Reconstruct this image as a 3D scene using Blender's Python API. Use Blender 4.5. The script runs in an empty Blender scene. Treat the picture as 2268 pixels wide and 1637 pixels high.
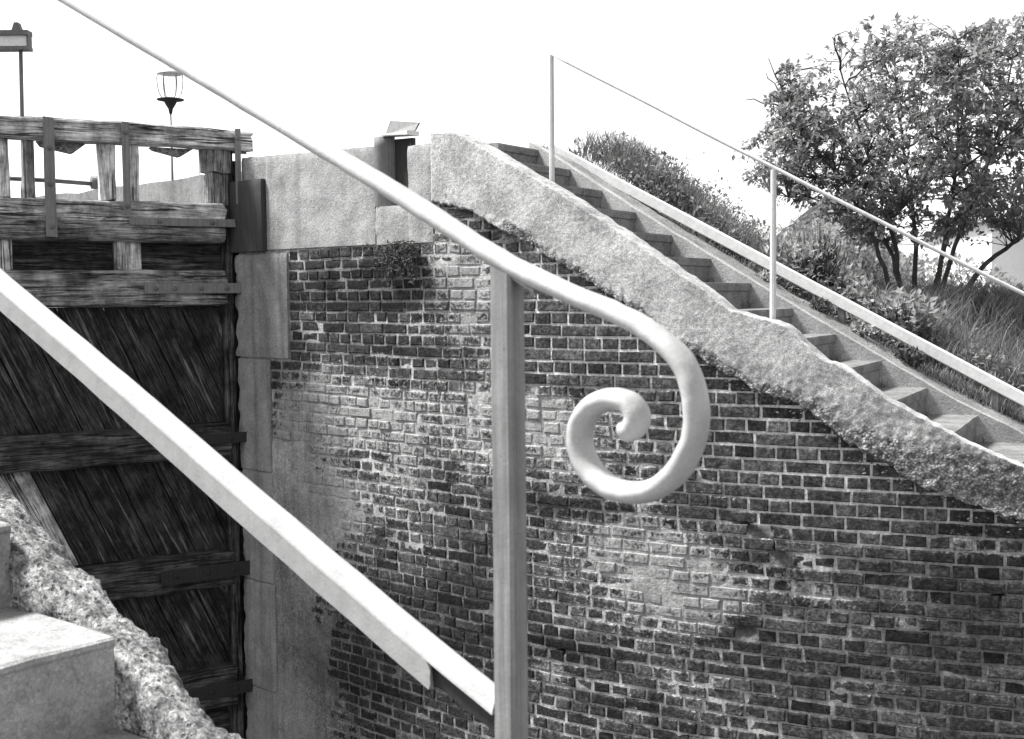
import bpy, math, random
import numpy as np
from mathutils import Vector, Matrix, noise as mnoise

random.seed(11)
RND = random.Random(5)
sc = bpy.context.scene
col = sc.collection

# ------------------------------------------------------------------ camera
cam_d = bpy.data.cameras.new('camera')
cam = bpy.data.objects.new('camera', cam_d)
col.objects.link(cam)
cam_d.sensor_width = 36.0
cam_d.lens = 2700.0 / 2268.0 * 36.0
cam_d.clip_start = 0.05
cam_d.clip_end = 3000
cam_d.dof.use_dof = True
cam_d.dof.focus_distance = 7.4
cam_d.dof.aperture_fstop = 13.0
cam.matrix_world = Matrix.Rotation(math.radians(90 - 3.56), 4, 'X') @ Matrix.Rotation(math.radians(-0.5), 4, 'Z')
sc.camera = cam

# ------------------------------------------------------------------ world, sun, exposure
SUN_EL, SUN_AZ = 56.0, 280.0          # degrees; azimuth clockwise from +Y (the view direction)
w = bpy.data.worlds.new('World')
sc.world = w
w.use_nodes = True
nt = w.node_tree
nt.nodes.clear()
out = nt.nodes.new('ShaderNodeOutputWorld')
bg = nt.nodes.new('ShaderNodeBackground')
sky = nt.nodes.new('ShaderNodeTexSky')
bw = nt.nodes.new('ShaderNodeRGBToBW')
sky.sky_type = 'NISHITA'
sky.sun_disc = False
sky.sun_elevation = math.radians(SUN_EL)
sky.sun_rotation = math.radians(SUN_AZ)
sky.air_density = 1.2
sky.dust_density = 1.0
bg.inputs['Strength'].default_value = 0.12
nt.links.new(sky.outputs[0], bw.inputs[0])
nt.links.new(bw.outputs[0], bg.inputs['Color'])
nt.links.new(bg.outputs[0], out.inputs['Surface'])

sd = bpy.data.lights.new('sun', 'SUN')
sd.energy = 3.5
sd.angle = math.radians(11)
sd.color = (1.0, 0.995, 0.985)
sun = bpy.data.objects.new('sun', sd)
col.objects.link(sun)
e, a = math.radians(SUN_EL), math.radians(SUN_AZ)
sdir = Vector((math.sin(a) * math.cos(e), math.cos(a) * math.cos(e), math.sin(e)))
sun.rotation_euler = sdir.to_track_quat('Z', 'Y').to_euler()
sun.location = sdir * 40

sc.view_settings.view_transform = 'Standard'
sc.view_settings.look = 'None'
sc.view_settings.gamma = 1.0
sc.view_settings.use_curve_mapping = False
sc.view_settings.exposure = 1.45

# ------------------------------------------------------------------ helpers
ORG = {}


def fr(p, sc_=1.0, octv=4):
    return mnoise.fractal(Vector(p) * sc_, 1.0, 2.0, octv)


def n1(p, sc_=1.0):
    return mnoise.noise(Vector(p) * sc_)


def sstep(a_, b_, x):
    t = min(1.0, max(0.0, (x - a_) / (b_ - a_)))   # works with a_ > b_ too
    return t * t * (3 - 2 * t)


def interp(x, pts):
    if x <= pts[0][0]:
        return pts[0][1]
    for (x0, y0), (x1, y1) in zip(pts, pts[1:]):
        if x <= x1:
            return y0 + (y1 - y0) * (x - x0) / (x1 - x0)
    return pts[-1][1]


def tag(o, label=None, cat=None, group=None, kind=None):
    if label: o['label'] = label
    if cat: o['category'] = cat
    if group: o['group'] = group
    if kind: o['kind'] = kind
    return o


def empty(name, loc, label, cat, group=None):
    o = bpy.data.objects.new(name, None)
    o.empty_display_size = 0.2
    col.objects.link(o)
    o.location = loc
    ORG[o] = Vector(loc)
    return tag(o, label, cat, group)


def mk(name, verts, faces, mat, parent=None, smooth=False, wear=None, gc=None, origin=None):
    """one mesh object from world-space vertices; its origin sits at the vertices' centre"""
    V = np.array([tuple(v) for v in verts], dtype=float)
    c = V.mean(axis=0) if origin is None else np.array(origin, dtype=float)
    me = bpy.data.meshes.new(name)
    me.from_pydata((V - c).tolist(), [], faces)
    if wear is not None:
        at = me.attributes.new('wear', 'FLOAT_COLOR', 'POINT')
        wr = np.array(wear, dtype=float)
        W = np.zeros((len(V), 4)); W[:, :wr.shape[1]] = wr
        at.data.foreach_set('color', W.ravel())
    if gc is not None:
        at = me.attributes.new('gc', 'FLOAT_VECTOR', 'POINT')
        at.data.foreach_set('vector', np.array([tuple(g) for g in gc], dtype=float).ravel())
    me.materials.append(mat)
    if smooth:
        me.polygons.foreach_set('use_smooth', [True] * len(me.polygons))
    me.update()
    o = bpy.data.objects.new(name, me)
    col.objects.link(o)
    ORG[o] = Vector(c)
    if parent is not None:
        o.parent = parent
        o.location = Vector(c) - ORG[parent]
    else:
        o.location = c
    return o


def tube(pts, radii, n=8, cap=True, up=None, ell=None):
    """tapered tube; ell=(a,b): elliptical section, a in the plane normal to `up`, b along up"""
    vs, fs = [], []
    pts = [Vector(p) for p in pts]
    m = len(pts)
    ref = Vector(up) if up is not None else None
    for i, p in enumerate(pts):
        d = (pts[min(i + 1, m - 1)] - pts[max(i - 1, 0)]).normalized()
        r_ = ref if ref is not None else (Vector((0, 0, 1)) if abs(d.z) < 0.9 else Vector((1, 0, 0)))
        sx = d.cross(r_).normalized()
        sy = sx.cross(d).normalized()
        r = radii[i] if hasattr(radii, '__len__') else radii
        ea, eb = ell if ell else (1, 1)
        for k in range(n):
            an = 2 * math.pi * k / n
            vs.append(p + sx * (math.cos(an) * r * ea) + sy * (math.sin(an) * r * eb))
    for i in range(m - 1):
        for k in range(n):
            k2 = (k + 1) % n
            fs.append((i * n + k, i * n + k2, (i + 1) * n + k2, (i + 1) * n + k))
    if cap:
        fs.append(tuple(range(n - 1, -1, -1)))
        fs.append(tuple((m - 1) * n + k for k in range(n)))
    return vs, fs


def lathe(prof, c, n=20):
    vs, fs = [], []
    for r, z in prof:
        for k in range(n):
            an = 2 * math.pi * k / n
            vs.append((c[0] + r * math.cos(an), c[1] + r * math.sin(an), c[2] + z))
    for i in range(len(prof) - 1):
        for k in range(n):
            k2 = (k + 1) % n
            fs.append((i * n + k, i * n + k2, (i + 1) * n + k2, (i + 1) * n + k))
    fs.append(tuple(range(n - 1, -1, -1)))
    fs.append(tuple((len(prof) - 1) * n + k for k in range(n)))
    return vs, fs


def join(*parts):
    V, Fc = [], []
    for vs, fs in parts:
        b = len(V)
        V += list(vs)
        Fc += [tuple(i + b for i in f) for f in fs]
    return V, Fc


def beam(P, A, B, C, la, lb, lc, seg=0.1, rough=0.004, ch=0.006, seed=0, across=1):
    """worn timber / bar: P corner, unit axes A (long), B, C with lengths; chamfered octagonal section, ragged along A.
    returns verts, faces, grain coordinates"""
    P, A, B, C = Vector(P), Vector(A), Vector(B), Vector(C)
    n = max(1, int(la / seg))
    prof = []
    for (u0, v0, u1, v1) in ((ch, 0, lb - ch, 0), (lb, ch, lb, lc - ch), (lb - ch, lc, ch, lc), (0, lc - ch, 0, ch)):
        for j in range(across):
            f = j / across
            prof.append((u0 + (u1 - u0) * f, v0 + (v1 - v0) * f))
        prof.append((u1, v1))
    m = len(prof)
    vs, gs, fs = [], [], []
    so = seed * 7.31
    for i in range(n + 1):
        x = la * i / n
        for j, (u, v) in enumerate(prof):
            q = P + A * x + B * u + C * v
            if rough:
                k = (x * 2.0 + so, u * 14 + so, v * 14)
                q = q + B * (rough * fr(k, 1, 3)) + C * (rough * fr((k[0], k[1] + 9, k[2] + 4), 1, 3))
                if i in (0, n):
                    q = q + A * (rough * 3 * n1((so, u * 30, v * 30)))
            vs.append(q)
            gs.append((x + so * 3, u + so, v + so * 2))
    for i in range(n):
        for j in range(m):
            j2 = (j + 1) % m
            fs.append((i * m + j, i * m + j2, (i + 1) * m + j2, (i + 1) * m + j))
    fs.append(tuple(range(m - 1, -1, -1)))
    fs.append(tuple(n * m + j for j in range(m)))
    return vs, fs, gs


def mkbeam(name, P, A, B, C, la, lb, lc, mat, parent, **kw):
    vs, fs, gs = beam(P, A, B, C, la, lb, lc, **kw)
    return mk(name, vs, fs, mat, parent, gc=gs)


# ------------------------------------------------------------------ materials (the photograph is black and white: all greys)
class NG:
    def __init__(self, name, rough=0.85, spec=0.3):
        self.m = bpy.data.materials.new(name)
        self.m.use_nodes = True
        self.t = self.m.node_tree
        self.b = self.t.nodes['Principled BSDF']
        self.b.inputs['Roughness'].default_value = rough
        self.b.inputs['Specular IOR Level'].default_value = spec
        self.pos = self.t.nodes.new('ShaderNodeNewGeometry').outputs['Position']

    def node(self, ty, **kw):
        n = self.t.nodes.new(ty)
        for k, v in kw.items():
            setattr(n, k, v)
        return n

    def put(self, sock, v):
        if hasattr(v, 'links') or isinstance(v, bpy.types.NodeSocket):
            self.t.links.new(v, sock)
        else:
            sock.default_value = v

    def math(self, op, a_, b_=0.0, c_=0.0, clamp=False):
        n = self.node('ShaderNodeMath', operation=op, use_clamp=clamp)
        self.put(n.inputs[0], a_); self.put(n.inputs[1], b_); self.put(n.inputs[2], c_)
        return n.outputs[0]

    def map(self, vec, scale=(1, 1, 1), rot=(0, 0, 0)):
        n = self.node('ShaderNodeMapping')
        self.put(n.inputs['Vector'], vec)
        n.inputs['Scale'].default_value = scale
        n.inputs['Rotation'].default_value = rot
        return n.outputs[0]

    def noise(self, vec, scale, detail=6, rough=0.6, dist=0.0):
        n = self.node('ShaderNodeTexNoise')
        self.put(n.inputs['Vector'], vec)
        n.inputs['Scale'].default_value = scale
        n.inputs['Detail'].default_value = detail
        n.inputs['Roughness'].default_value = rough
        n.inputs['Distortion'].default_value = dist
        return n.outputs['Fac']

    def voro(self, vec, scale, feature='F1', out='Distance'):
        n = self.node('ShaderNodeTexVoronoi', feature=feature)
        self.put(n.inputs['Vector'], vec)
        n.inputs['Scale'].default_value = scale
        return n.outputs[out]

    def rng(self, v, a0, a1, b0=0.0, b1=1.0, smooth=True):
        n = self.node('ShaderNodeMapRange', interpolation_type='SMOOTHSTEP' if smooth else 'LINEAR')
        self.put(n.inputs['Value'], v)
        n.inputs['From Min'].default_value = a0; n.inputs['From Max'].default_value = a1
        n.inputs['To Min'].default_value = b0; n.inputs['To Max'].default_value = b1
        return n.outputs[0]

    def mix(self, f, a_, b_):
        n = self.node('ShaderNodeMix', data_type='FLOAT')
        self.put(n.inputs[0], f); self.put(n.inputs[2], a_); self.put(n.inputs[3], b_)
        return n.outputs[0]

    def attr(self, name, out='Color'):
        n = self.node('ShaderNodeAttribute', attribute_name=name)
        return n.outputs[out]

    def sep(self, v):
        n = self.node('ShaderNodeSeparateXYZ')
        self.put(n.inputs[0], v)
        return n.outputs

    def bump(self, h, strength=0.5, dist=0.01):
        n = self.node('ShaderNodeBump')
        self.put(n.inputs['Height'], h)
        n.inputs['Strength'].default_value = strength
        n.inputs['Distance'].default_value = dist
        self.t.links.new(n.outputs[0], self.b.inputs['Normal'])

    def done(self, val):
        n = self.node('ShaderNodeCombineColor')
        for i in range(3):
            self.put(n.inputs[i], val)
        self.t.links.new(n.outputs[0], self.b.inputs['Base Color'])
        return self.m


def m_masonry(name, base, mortar=False):
    """brick or mortar: 'wear' attribute = (tone multiplier, lime bloom, soot)"""
    g = NG(name, 0.9, 0.2)
    wa = g.node('ShaderNodeAttribute', attribute_name='wear')
    r, li, so = g.sep(wa.outputs['Color'])
    ed = wa.outputs['Alpha']
    fine = g.noise(g.pos, 60, 8, 0.7)
    med = g.noise(g.pos, 13, 6, 0.65)
    blot = g.noise(g.pos, 28, 5, 0.7, 0.5)
    big = g.noise(g.pos, 3.2, 4, 0.6)
    mot = g.noise(g.pos, 36, 5, 0.75, 0.4)
    c = g.math('MULTIPLY', base, r)
    c = g.math('MULTIPLY', c, g.rng(fine, 0.3, 0.7, *((.75, 1.2) if mortar else (0.45, 1.55))))
    c = g.math('MULTIPLY', c, g.rng(med, 0.3, 0.7, *((.75, 1.2) if mortar else (0.55, 1.45))))
    c = g.math('MULTIPLY', c, g.rng(mot, 0.35, 0.65, 0.78, 1.15) if mortar else g.rng(mot, 0.35, 0.65, 0.45, 1.6))
    # lime bloom: threshold of blotchy noise, pushed by the attribute
    k = g.math('ADD', g.math('MULTIPLY', li, 0.95), g.math('MULTIPLY', g.math('SUBTRACT', blot, 0.5), 1.5))
    k = g.math('ADD', k, g.math('MULTIPLY', g.math('SUBTRACT', big, 0.5), 1.1))
    k = g.math('ADD', k, g.math('MULTIPLY', ed, 0.24))
    k = g.math('ADD', k, g.math('MULTIPLY', g.math('SUBTRACT', fine, 0.5), 0.7))
    f = g.rng(k, 0.34, 0.72)
    lime = g.math('MULTIPLY', g.rng(fine, 0.2, 0.8, 0.22, 0.50), g.rng(med, 0.3, 0.7, 0.8, 1.15))
    c = g.mix(g.math('MULTIPLY', f, 0.92), c, lime)
    # soot and moss film
    s = g.math('ADD', g.math('MULTIPLY', so, 1.05), g.math('MULTIPLY', g.math('SUBTRACT', med, 0.5), 1.5))
    c = g.math('MULTIPLY', c, g.rng(s, 0.2, 0.95, 1.0, 0.30))
    # thin rain streaks running down
    st = g.noise(g.map(g.pos, (9, 9, 0.7)), 1.6, 5, 0.6)
    c = g.math('MULTIPLY', c, g.rng(st, 0.42, 0.72, 1.06, 0.72))
    g.bump(g.math('ADD', fine, g.math('MULTIPLY', mot, 2.0)), 0.8, 0.008 if not mortar else 0.012)
    return g.done(c)


def m_concrete(name, lo, hi, scale=6, pebble=0.0, pscale=70, bump=0.5, streak=0.0, spots=0.0, bdist=0.01):
    g = NG(name, 0.92, 0.2)
    a1 = g.noise(g.pos, scale, 8, 0.65)
    a2 = g.noise(g.pos, scale * 9, 6, 0.7)
    a3 = g.noise(g.pos, 120, 3, 0.6)
    v = g.math('ADD', g.math('MULTIPLY', a1, 0.55), g.math('MULTIPLY', a2, 0.45))
    c = g.rng(v, 0.3, 0.7, lo, hi)
    c = g.math('MULTIPLY', c, g.rng(a3, 0.2, 0.8, 0.8, 1.2))
    h = g.math('ADD', a2, g.math('MULTIPLY', a3, 0.5))
    if pebble:
        vn = g.node('ShaderNodeTexVoronoi')
        g.put(vn.inputs['Vector'], g.pos)
        vn.inputs['Scale'].default_value = pscale
        cell = g.sep(vn.outputs['Color'])[0]
        d = vn.outputs['Distance']
        pc = g.math('MULTIPLY', g.rng(cell, 0, 1, 0.55, 1.5, False), g.rng(d, 0.25, 0.6, 1.0, 0.45))
        c = g.mix(pebble, c, g.math('MULTIPLY', c, pc))
        h = g.math('ADD', h, g.math('MULTIPLY', g.math('SUBTRACT', 1.0, d), 1.6 * pebble))
    if streak:
        st = g.noise(g.map(g.pos, (7, 7, 0.35)), 1.3, 3, 0.55, 0.6)
        c = g.math('MULTIPLY', c, g.rng(st, 0.4, 0.68, 1.0 + 0.25 * streak, 1.0 - streak))
    if spots:
        sp = g.noise(g.pos, 17, 5, 0.7, 0.6)
        c = g.math('MULTIPLY', c, g.rng(sp, 0.56, 0.72, 1.0, 1.0 - spots))
    g.bump(h, bump, bdist)
    return g.done(c)


def m_wood(name, lo, hi, crack=0.6, fleck=0.0, fq=1.0, ft=.60):
    g = NG(name, 0.85, 0.25)
    p = g.attr('gc', 'Vector')
    gr = g.noise(g.map(p, (2.2 * fq, 40 * fq, 40 * fq)), 1.0, 7, 0.7, 0.5)
    gf = g.noise(g.map(p, (9, 150 * fq, 150 * fq)), 1.0, 5, 0.65)
    bl = g.noise(g.pos, 5.5, 6, 0.7)
    ck = g.noise(g.map(p, (1.6, 48 * fq, 48 * fq)), 1.0, 3, 0.5, 1.3)
    c = g.rng(g.math('ADD', g.math('MULTIPLY', gr, 0.6), g.math('MULTIPLY', gf, 0.4)), 0.39, 0.63, lo, hi)
    c = g.math('MULTIPLY', c, g.rng(bl, 0.32, 0.68, 0.4, 1.6))
    c = g.math('MULTIPLY', c, g.rng(ck, 0.585, 0.64, 1.0, 1.0 - crack))
    h = g.math('SUBTRACT', g.math('ADD', gr, g.math('MULTIPLY', gf, 0.5)), g.rng(ck, 0.57, 0.65, 0.0, 1.2))
    if fleck:
        fl = g.noise(g.map(p, (1.5, 24, 24)), 1.0, 8, 0.72, 0.3)
        c = g.mix(g.math('MULTIPLY', g.rng(fl, ft, ft + .14, 0.0, fleck), g.rng(g.noise(g.pos, 3.1, 4, .6), .36, .58)), c, 0.34)
    g.bump(h, 0.8, 0.01)
    return g.done(c)


def m_paint(name, base, rough=0.5, streak=0.0, chip=0.0, chipc=0.06):
    g = NG(name, rough, 0.4)
    a1 = g.noise(g.pos, 24, 6, 0.65)
    a2 = g.noise(g.pos, 220, 4, 0.6)
    c = g.math('MULTIPLY', base, g.rng(a1, 0.3, 0.7, 0.88, 1.08))
    c = g.math('MULTIPLY', c, g.rng(a2, 0.25, 0.75, 0.92, 1.08))
    if streak:
        st = g.noise(g.map(g.pos, (75, 75, 2.2)), 1.0, 5, 0.6)
        c = g.math('MULTIPLY', c, g.rng(st, 0.38, 0.7, 1.08, 1.0 - streak))
    if chip:
        cp = g.noise(g.pos, 42, 6, 0.7, 0.7)
        c = g.mix(g.rng(cp, 0.665, 0.70, 0.0, chip), c, chipc)
    g.bump(g.math('ADD', a1, g.math('MULTIPLY', a2, 0.5)), 0.25, 0.004)
    return g.done(c)


def m_leaf(name, lo, hi, trans=0.35):
    g = NG(name, 0.65, 0.3)
    isl = g.t.nodes.new('ShaderNodeNewGeometry').outputs['Random Per Island']
    bl = g.noise(g.pos, 2.6, 3, 0.6)
    c = g.rng(isl, 0, 1, lo, hi, False)
    c = g.math('MULTIPLY', c, g.rng(bl, 0.3, 0.7, 0.7, 1.3))
    m = g.done(c)
    tr = g.node('ShaderNodeBsdfTranslucent')
    cc = g.node('ShaderNodeCombineColor')
    c2 = g.math('MULTIPLY', c, 1.3)
    for i in range(3):
        g.put(cc.inputs[i], c2)
    g.t.links.new(cc.outputs[0], tr.inputs['Color'])
    mx = g.node('ShaderNodeMixShader')
    mx.inputs[0].default_value = trans
    g.t.links.new(g.b.outputs[0], mx.inputs[1])
    g.t.links.new(tr.outputs[0], mx.inputs[2])
    g.t.links.new(mx.outputs[0], g.t.nodes['Material Output'].inputs['Surface'])
    return m


M_BRICK = m_masonry('brick_face', 0.060)
M_MORTAR = m_masonry('lime_mortar', 0.60, True)
M_COPING = m_concrete('coping_stone', 0.24, 0.46, 5, 0.25, 90, bump=0.4, streak=0.14, spots=0.3)
M_QUOIN = m_concrete('quoin_stone', 0.20, 0.38, 5, 0.2, 90, bump=0.4, streak=0.26, spots=0.2)
M_RENDER = m_concrete('cement_render', 0.34, 0.60, 5, 0.22, 60, bump=0.7, spots=0.35, bdist=0.012)
M_RUBBLE = m_concrete('broken_aggregate', 0.12, 0.36, 14, 0.9, 42, bump=0.9, spots=0.4, bdist=0.02)
M_STEP = m_concrete('step_concrete', 0.10, 0.28, 6, 0.15, 80, bump=0.4, spots=0.5)
M_KERB = m_concrete('kerb_concrete', 0.26, 0.46, 6, 0.15, 80, bump=0.4, spots=0.2)
g = NG('rough_kerb_concrete', 0.95, 0.15)
a1 = g.noise(g.pos, 7, 5, .6); a2 = g.noise(g.pos, 48, 6, .75); a3 = g.noise(g.pos, 170, 4, .7)
c1 = g.math('MULTIPLY', g.rng(a1, .3, .7, .20, .46), g.rng(a2, .34, .66, .35, 1.55))
c1 = g.math('MULTIPLY', c1, g.rng(a3, .3, .7, .5, 1.5))
vn = g.node('ShaderNodeTexVoronoi'); g.put(vn.inputs['Vector'], g.pos); vn.inputs['Scale'].default_value = 120
cell = g.sep(vn.outputs['Color'])[0]
pit = g.math('MULTIPLY', g.rng(cell, .86, .90), g.rng(vn.outputs['Distance'], .30, .62, 1.0, 0.0))
c1 = g.mix(g.math('MULTIPLY', pit, .75), c1, .05)
c1 = g.math('MULTIPLY', c1, g.rng(cell, 0, 1, .75, 1.3, False))
g.bump(g.math('SUBTRACT', g.math('ADD', a2, g.math('MULTIPLY', a3, .6)), g.math('MULTIPLY', pit, .9)), 1.0, .012)
M_NEARKERB = g.done(c1)
M_NEARSTEP = m_concrete('near_step_concrete', 0.20, 0.42, 3, 0.25, 210, bump=0.5, spots=0.3, bdist=0.004)
M_CHAMBER = m_concrete('chamber_wall_concrete', 0.16, 0.34, 3, 0.1, bump=0.4, streak=0.2, spots=0.3)
M_APRON = m_concrete('mossy_apron', 0.13, 0.34, 4, 0.2, 70, bump=0.6, spots=0.5)
M_EARTH = m_concrete('earth', 0.06, 0.16, 5, 0.3, 60, bump=0.8)
M_PALEWOOD = m_wood('weathered_grey_timber', 0.22, 0.72, 0.88)
M_MIDWOOD = m_wood('weathered_dark_timber', 0.07, 0.36, 0.85, 0.6)
M_DARKWOOD = m_wood('tarred_wet_plank', 0.005, 0.075, 0.6, 0.62, 2.0, .53)
M_LOWWOOD = m_wood('wet_rail_timber', 0.012, 0.12, 0.8, 0.25)
M_IRON = m_paint('rusted_iron', 0.13, 0.6, 0.3)
M_STRAP = m_paint('rust_grey_strap', 0.20, 0.8, 0.25, 0.6, 0.06)
M_LINER = m_paint('dull_iron_liner', 0.20, 0.8, 0.2)
M_DARKIRON = m_paint('black_iron', 0.03, 0.85, 0.2)
M_PLATE = m_paint('grey_iron_plate', 0.055, 0.8, 0.3)
M_RAIL = m_paint('worn_white_paint', 0.42, 0.45, 0.0, 0.7, 0.14)
M_POST = m_paint('shaded_paint_post', 0.24, 0.55, 0.35, 0.5, 0.07)  # handrail's paint with shade put into its colour; streaks are rust drips
M_LOWRAIL = m_paint('shaded_paint_bar', 0.30, 0.45, 0.0, 0.5, 0.10)  # handrail's paint again, darkened in colour for the plate's shaded face
M_LOWBAR = m_paint('pale_low_bar', 0.62, 0.5, 0.0, 0.4, 0.2)
M_FARRAIL = m_paint('pale_rail_paint', 0.55, 0.5, 0.1, 0.5, 0.15)
M_LEAF = m_leaf('tree_leaf', 0.12, 0.30, 0.5)
M_WEED = m_leaf('pale_weed_leaf', 0.20, 0.38, 0.3)
M_SHRUB = m_leaf('dark_shrub_leaf', 0.03, 0.09, 0.3)
M_UNDER = m_leaf('undergrowth_leaf', 0.06, 0.28, 0.35)
M_BUSH = m_leaf('grey_bush_leaf', 0.18, 0.36, 0.4)
M_GRASS = m_leaf('grass_blade', 0.05, 0.26, 0.35)
M_BARK = m_concrete('bark', 0.03, 0.10, 20, 0.0, bump=0.8)
M_WHITEWALL = m_concrete('white_house_wall', 0.70, 0.82, 3, 0, bump=0.1)
M_PALEWALL = m_concrete('pale_house_wall', 0.42, 0.55, 3, 0, bump=0.1)
M_ROOF = m_concrete('roof_slate', 0.22, 0.34, 6, 0, bump=0.3)
M_GLASS = m_paint('window_glass', 0.03, 0.12)
g = NG('clear_lamp_glass', 0.1, 0.5)
M_LAMPGLASS = g.done(0.8)
tp = g.node('ShaderNodeBsdfTransparent'); mx = g.node('ShaderNodeMixShader'); mx.inputs[0].default_value = .88
g.t.links.new(g.b.outputs[0], mx.inputs[1]); g.t.links.new(tp.outputs[0], mx.inputs[2])
g.t.links.new(mx.outputs[0], g.t.nodes['Material Output'].inputs['Surface'])
M_SIGN = m_paint('sign_panel', 0.74, 0.4)
g = NG('canal_water', 0.08, 0.5)
g.bump(g.noise(g.pos, 5, 4, 0.6), 0.3, 0.02)
M_WATER = g.done(0.02)

# ------------------------------------------------------------------ the curved wall line (s along the wall, off behind its face)
DS = 0.01
SS = np.arange(-12, 7.001, DS)


def theta(s):
    return math.radians(min(42.0, max(18.0, 33.0 - 7.0 * s)))


PP = np.zeros((len(SS), 2))
I0 = int(round(12 / DS))
PP[I0] = (0.45, 7.3)
for i in range(I0, len(SS) - 1):
    t = theta(SS[i] + DS / 2); PP[i + 1] = PP[i] + DS * np.array([math.cos(t), -math.sin(t)])
for i in range(I0, 0, -1):
    t = theta(SS[i] - DS / 2); PP[i - 1] = PP[i] - DS * np.array([math.cos(t), -math.sin(t)])


def W(s, off, z):
    f = min(max((s + 12) / DS, 0), len(SS) - 1.001)
    i = int(f); f -= i
    x = PP[i, 0] * (1 - f) + PP[i + 1, 0] * f
    y = PP[i, 1] * (1 - f) + PP[i + 1, 1] * f
    t = theta(s)
    return Vector((x + math.sin(t) * off, y + math.cos(t) * off, z))


def nosing(s):
    return 0.062 - 0.5 * (s - 0.605)


PTOP = [(-1.205, 1.05), (-0.99, 1.035), (-0.655, .86), (-.215, .625), (.303, .31), (.584, .122), (.747, .017), (.905, -.108), (1.0, -.13),
        (1.11, -.148), (1.21, -.191), (1.334, -.297), (1.431, -.382), (1.551, -.434), (1.646, -.501), (1.74, -.572), (1.833, -.623),
        (2.016, -.722), (2.174, -.813), (2.395, -.901), (3.4, -1.40)]
PBOT = [(-1.2, .581), (-.881, .521), (-.589, .367), (-.349, .248), (.124, -.003), (.388, -.163), (.584, -.318), (.958, -.516), (1.212, -.61),
        (1.385, -.692), (1.554, -.822), (1.72, -.926), (1.929, -1.039), (2.111, -1.128), (2.378, -1.187), (3.4, -1.60)]


def ptop(s): return interp(s, PTOP)
def pbot(s): return interp(s, PBOT)


# ------------------------------------------------------------------ setting: ground sheet, water
T2 = Vector((math.cos(math.radians(29)), -math.sin(math.radians(29)), 0))
N2 = Vector((math.sin(math.radians(29)), math.cos(math.radians(29)), 0))
P0 = Vector((0.45, 7.3, 0))


def uw(x, y):
    r = Vector((x, y, 0)) - P0
    return r.dot(T2), r.dot(N2)


def ground_z(x, y):
    u, ww = uw(x, y)
    L = min(1.0, max(-1.6, 0.062 - 0.47 * (u - 0.605)))
    near = L - 0.14 + 0.10 * sstep(2.0, 3.0, ww) + 0.05 * n1((x, y, 0), 0.9)
    far = min(1.0, max(-1.7, 1.0 - 0.7 * (u + 4.5)))
    z = near + (far - near) * sstep(3.0, 6.5, ww)
    d2 = ((x - 3.9) / 1.5) ** 2 + ((y - 10.9) / 1.2) ** 2
    m = math.exp(-d2 * d2)
    return z * (1 - m) + (-.16) * m


us = [-900, -400, -150, -70, -40, -25, -16, -12] + [-10 + 0.5 * i for i in range(40)] + [10, 12, 16, 25, 40, 70, 150, 400, 900]
ws = [1.8, 2.0, 2.2, 2.4, 2.7, 3.0, 3.5, 4, 4.5, 5, 6, 7, 8, 9, 10, 12, 14, 16, 20, 30, 50, 90, 200, 500, 1400]
gv, gf = [], []
for ww in ws:
    for u in us:
        p = P0 + T2 * u + N2 * ww
        gv.append((p.x, p.y, ground_z(p.x, p.y)))
nu = len(us)
for i in range(len(ws) - 1):
    for j in range(nu - 1):
        gf.append((i * nu + j, i * nu + j + 1, (i + 1) * nu + j + 1, (i + 1) * nu + j))
tag(mk('ground', gv, gf, M_EARTH, smooth=True), 'grassy earth bank and land behind the lock wall', kind='structure')
tag(mk('canal_water', [(-40, -3, -3.6), (30, -3, -3.6), (30, 16, -3.6), (-40, 16, -3.6)], [(0, 1, 2, 3)], M_WATER),
    'still dark water at the foot of the lock wall', kind='structure')

# ------------------------------------------------------------------ the curved brick lock wall
LIME = [(-1.67, -.84, .81, .3, .62), (-2.5, -.74, .35, .2, .45), (-2.77, -1.1, .32, .21, .45), (-.16, -.91, .4, .26, .72), (-.39, -.7, .2, .14, .5),
        (.41, -1.57, .62, .3, .62), (.58, -1.79, .43, .21, .4), (-2.81, -2.3, .5, 1.16, .5), (-2.26, -1.55, .44, .4, .6), (-1.0, .09, .3, .17, .5),
        (-.93, -.11, .23, .26, .5), (-1.04, .27, .23, .12, .4), (2.18, -1.4, .11, .15, .5), (-.25, -2.35, .11, .09, .8), (.56, -2.22, .14, .11, .45),
        (.86, -2.37, .31, .16, .3), (1.44, -1.68, .1, .08, .6), (1.85, -2.24, .46, .15, .25), (-1.5, -1.43, .35, .25, .3), (-.82, -.78, .18, .44, .35),
        (-2.62, -3.1, .62, .24, .5), (1.9, -1.75, .25, .12, .25)]
DARK = [(-1.98, .04, .77, .22, .95), (-1.61, -.38, .91, .09, .6), (-1.0, -2.22, .53, .52, .55), (-.13, -1.31, .52, .08, .8), (-.24, -2.21, .38, .1, .75),
        (2.23, -1.64, .24, .44, .5), (1.12, -1.5, .22, .08, .6), (-.87, -1.69, .22, .3, .3), (-1.52, -2.41, .67, .48, .4), (-2.19, -2.77, .58, .4, .35), (-2.6, -2.3, .6, 1.0, .18),
        (.91, -2.15, .63, .16, .35), (.99, -1.92, .16, .1, .6), (-1.55, .28, .22, .12, .6), (-.66, .37, .21, .09, .5)]
REPAIR = [(-.437, 9), (-.425, -.558), (.528, -.527), (.584, -.918), (.96, -1.155), (.98, -1.309), (1.216, -1.341), (1.956, -1.415), (1.977, -1.219), (2.401, -1.25), (4, -1.4)]


def blobs(lst, s, z):
    v = 0
    for bs, bz, rs, rz, am in lst:
        d = ((s - bs) / rs) ** 2 + ((z - bz) / rz) ** 2
        if d < 6:
            v += am * math.exp(-d * 0.9)
    return min(v, 1.0)


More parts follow.
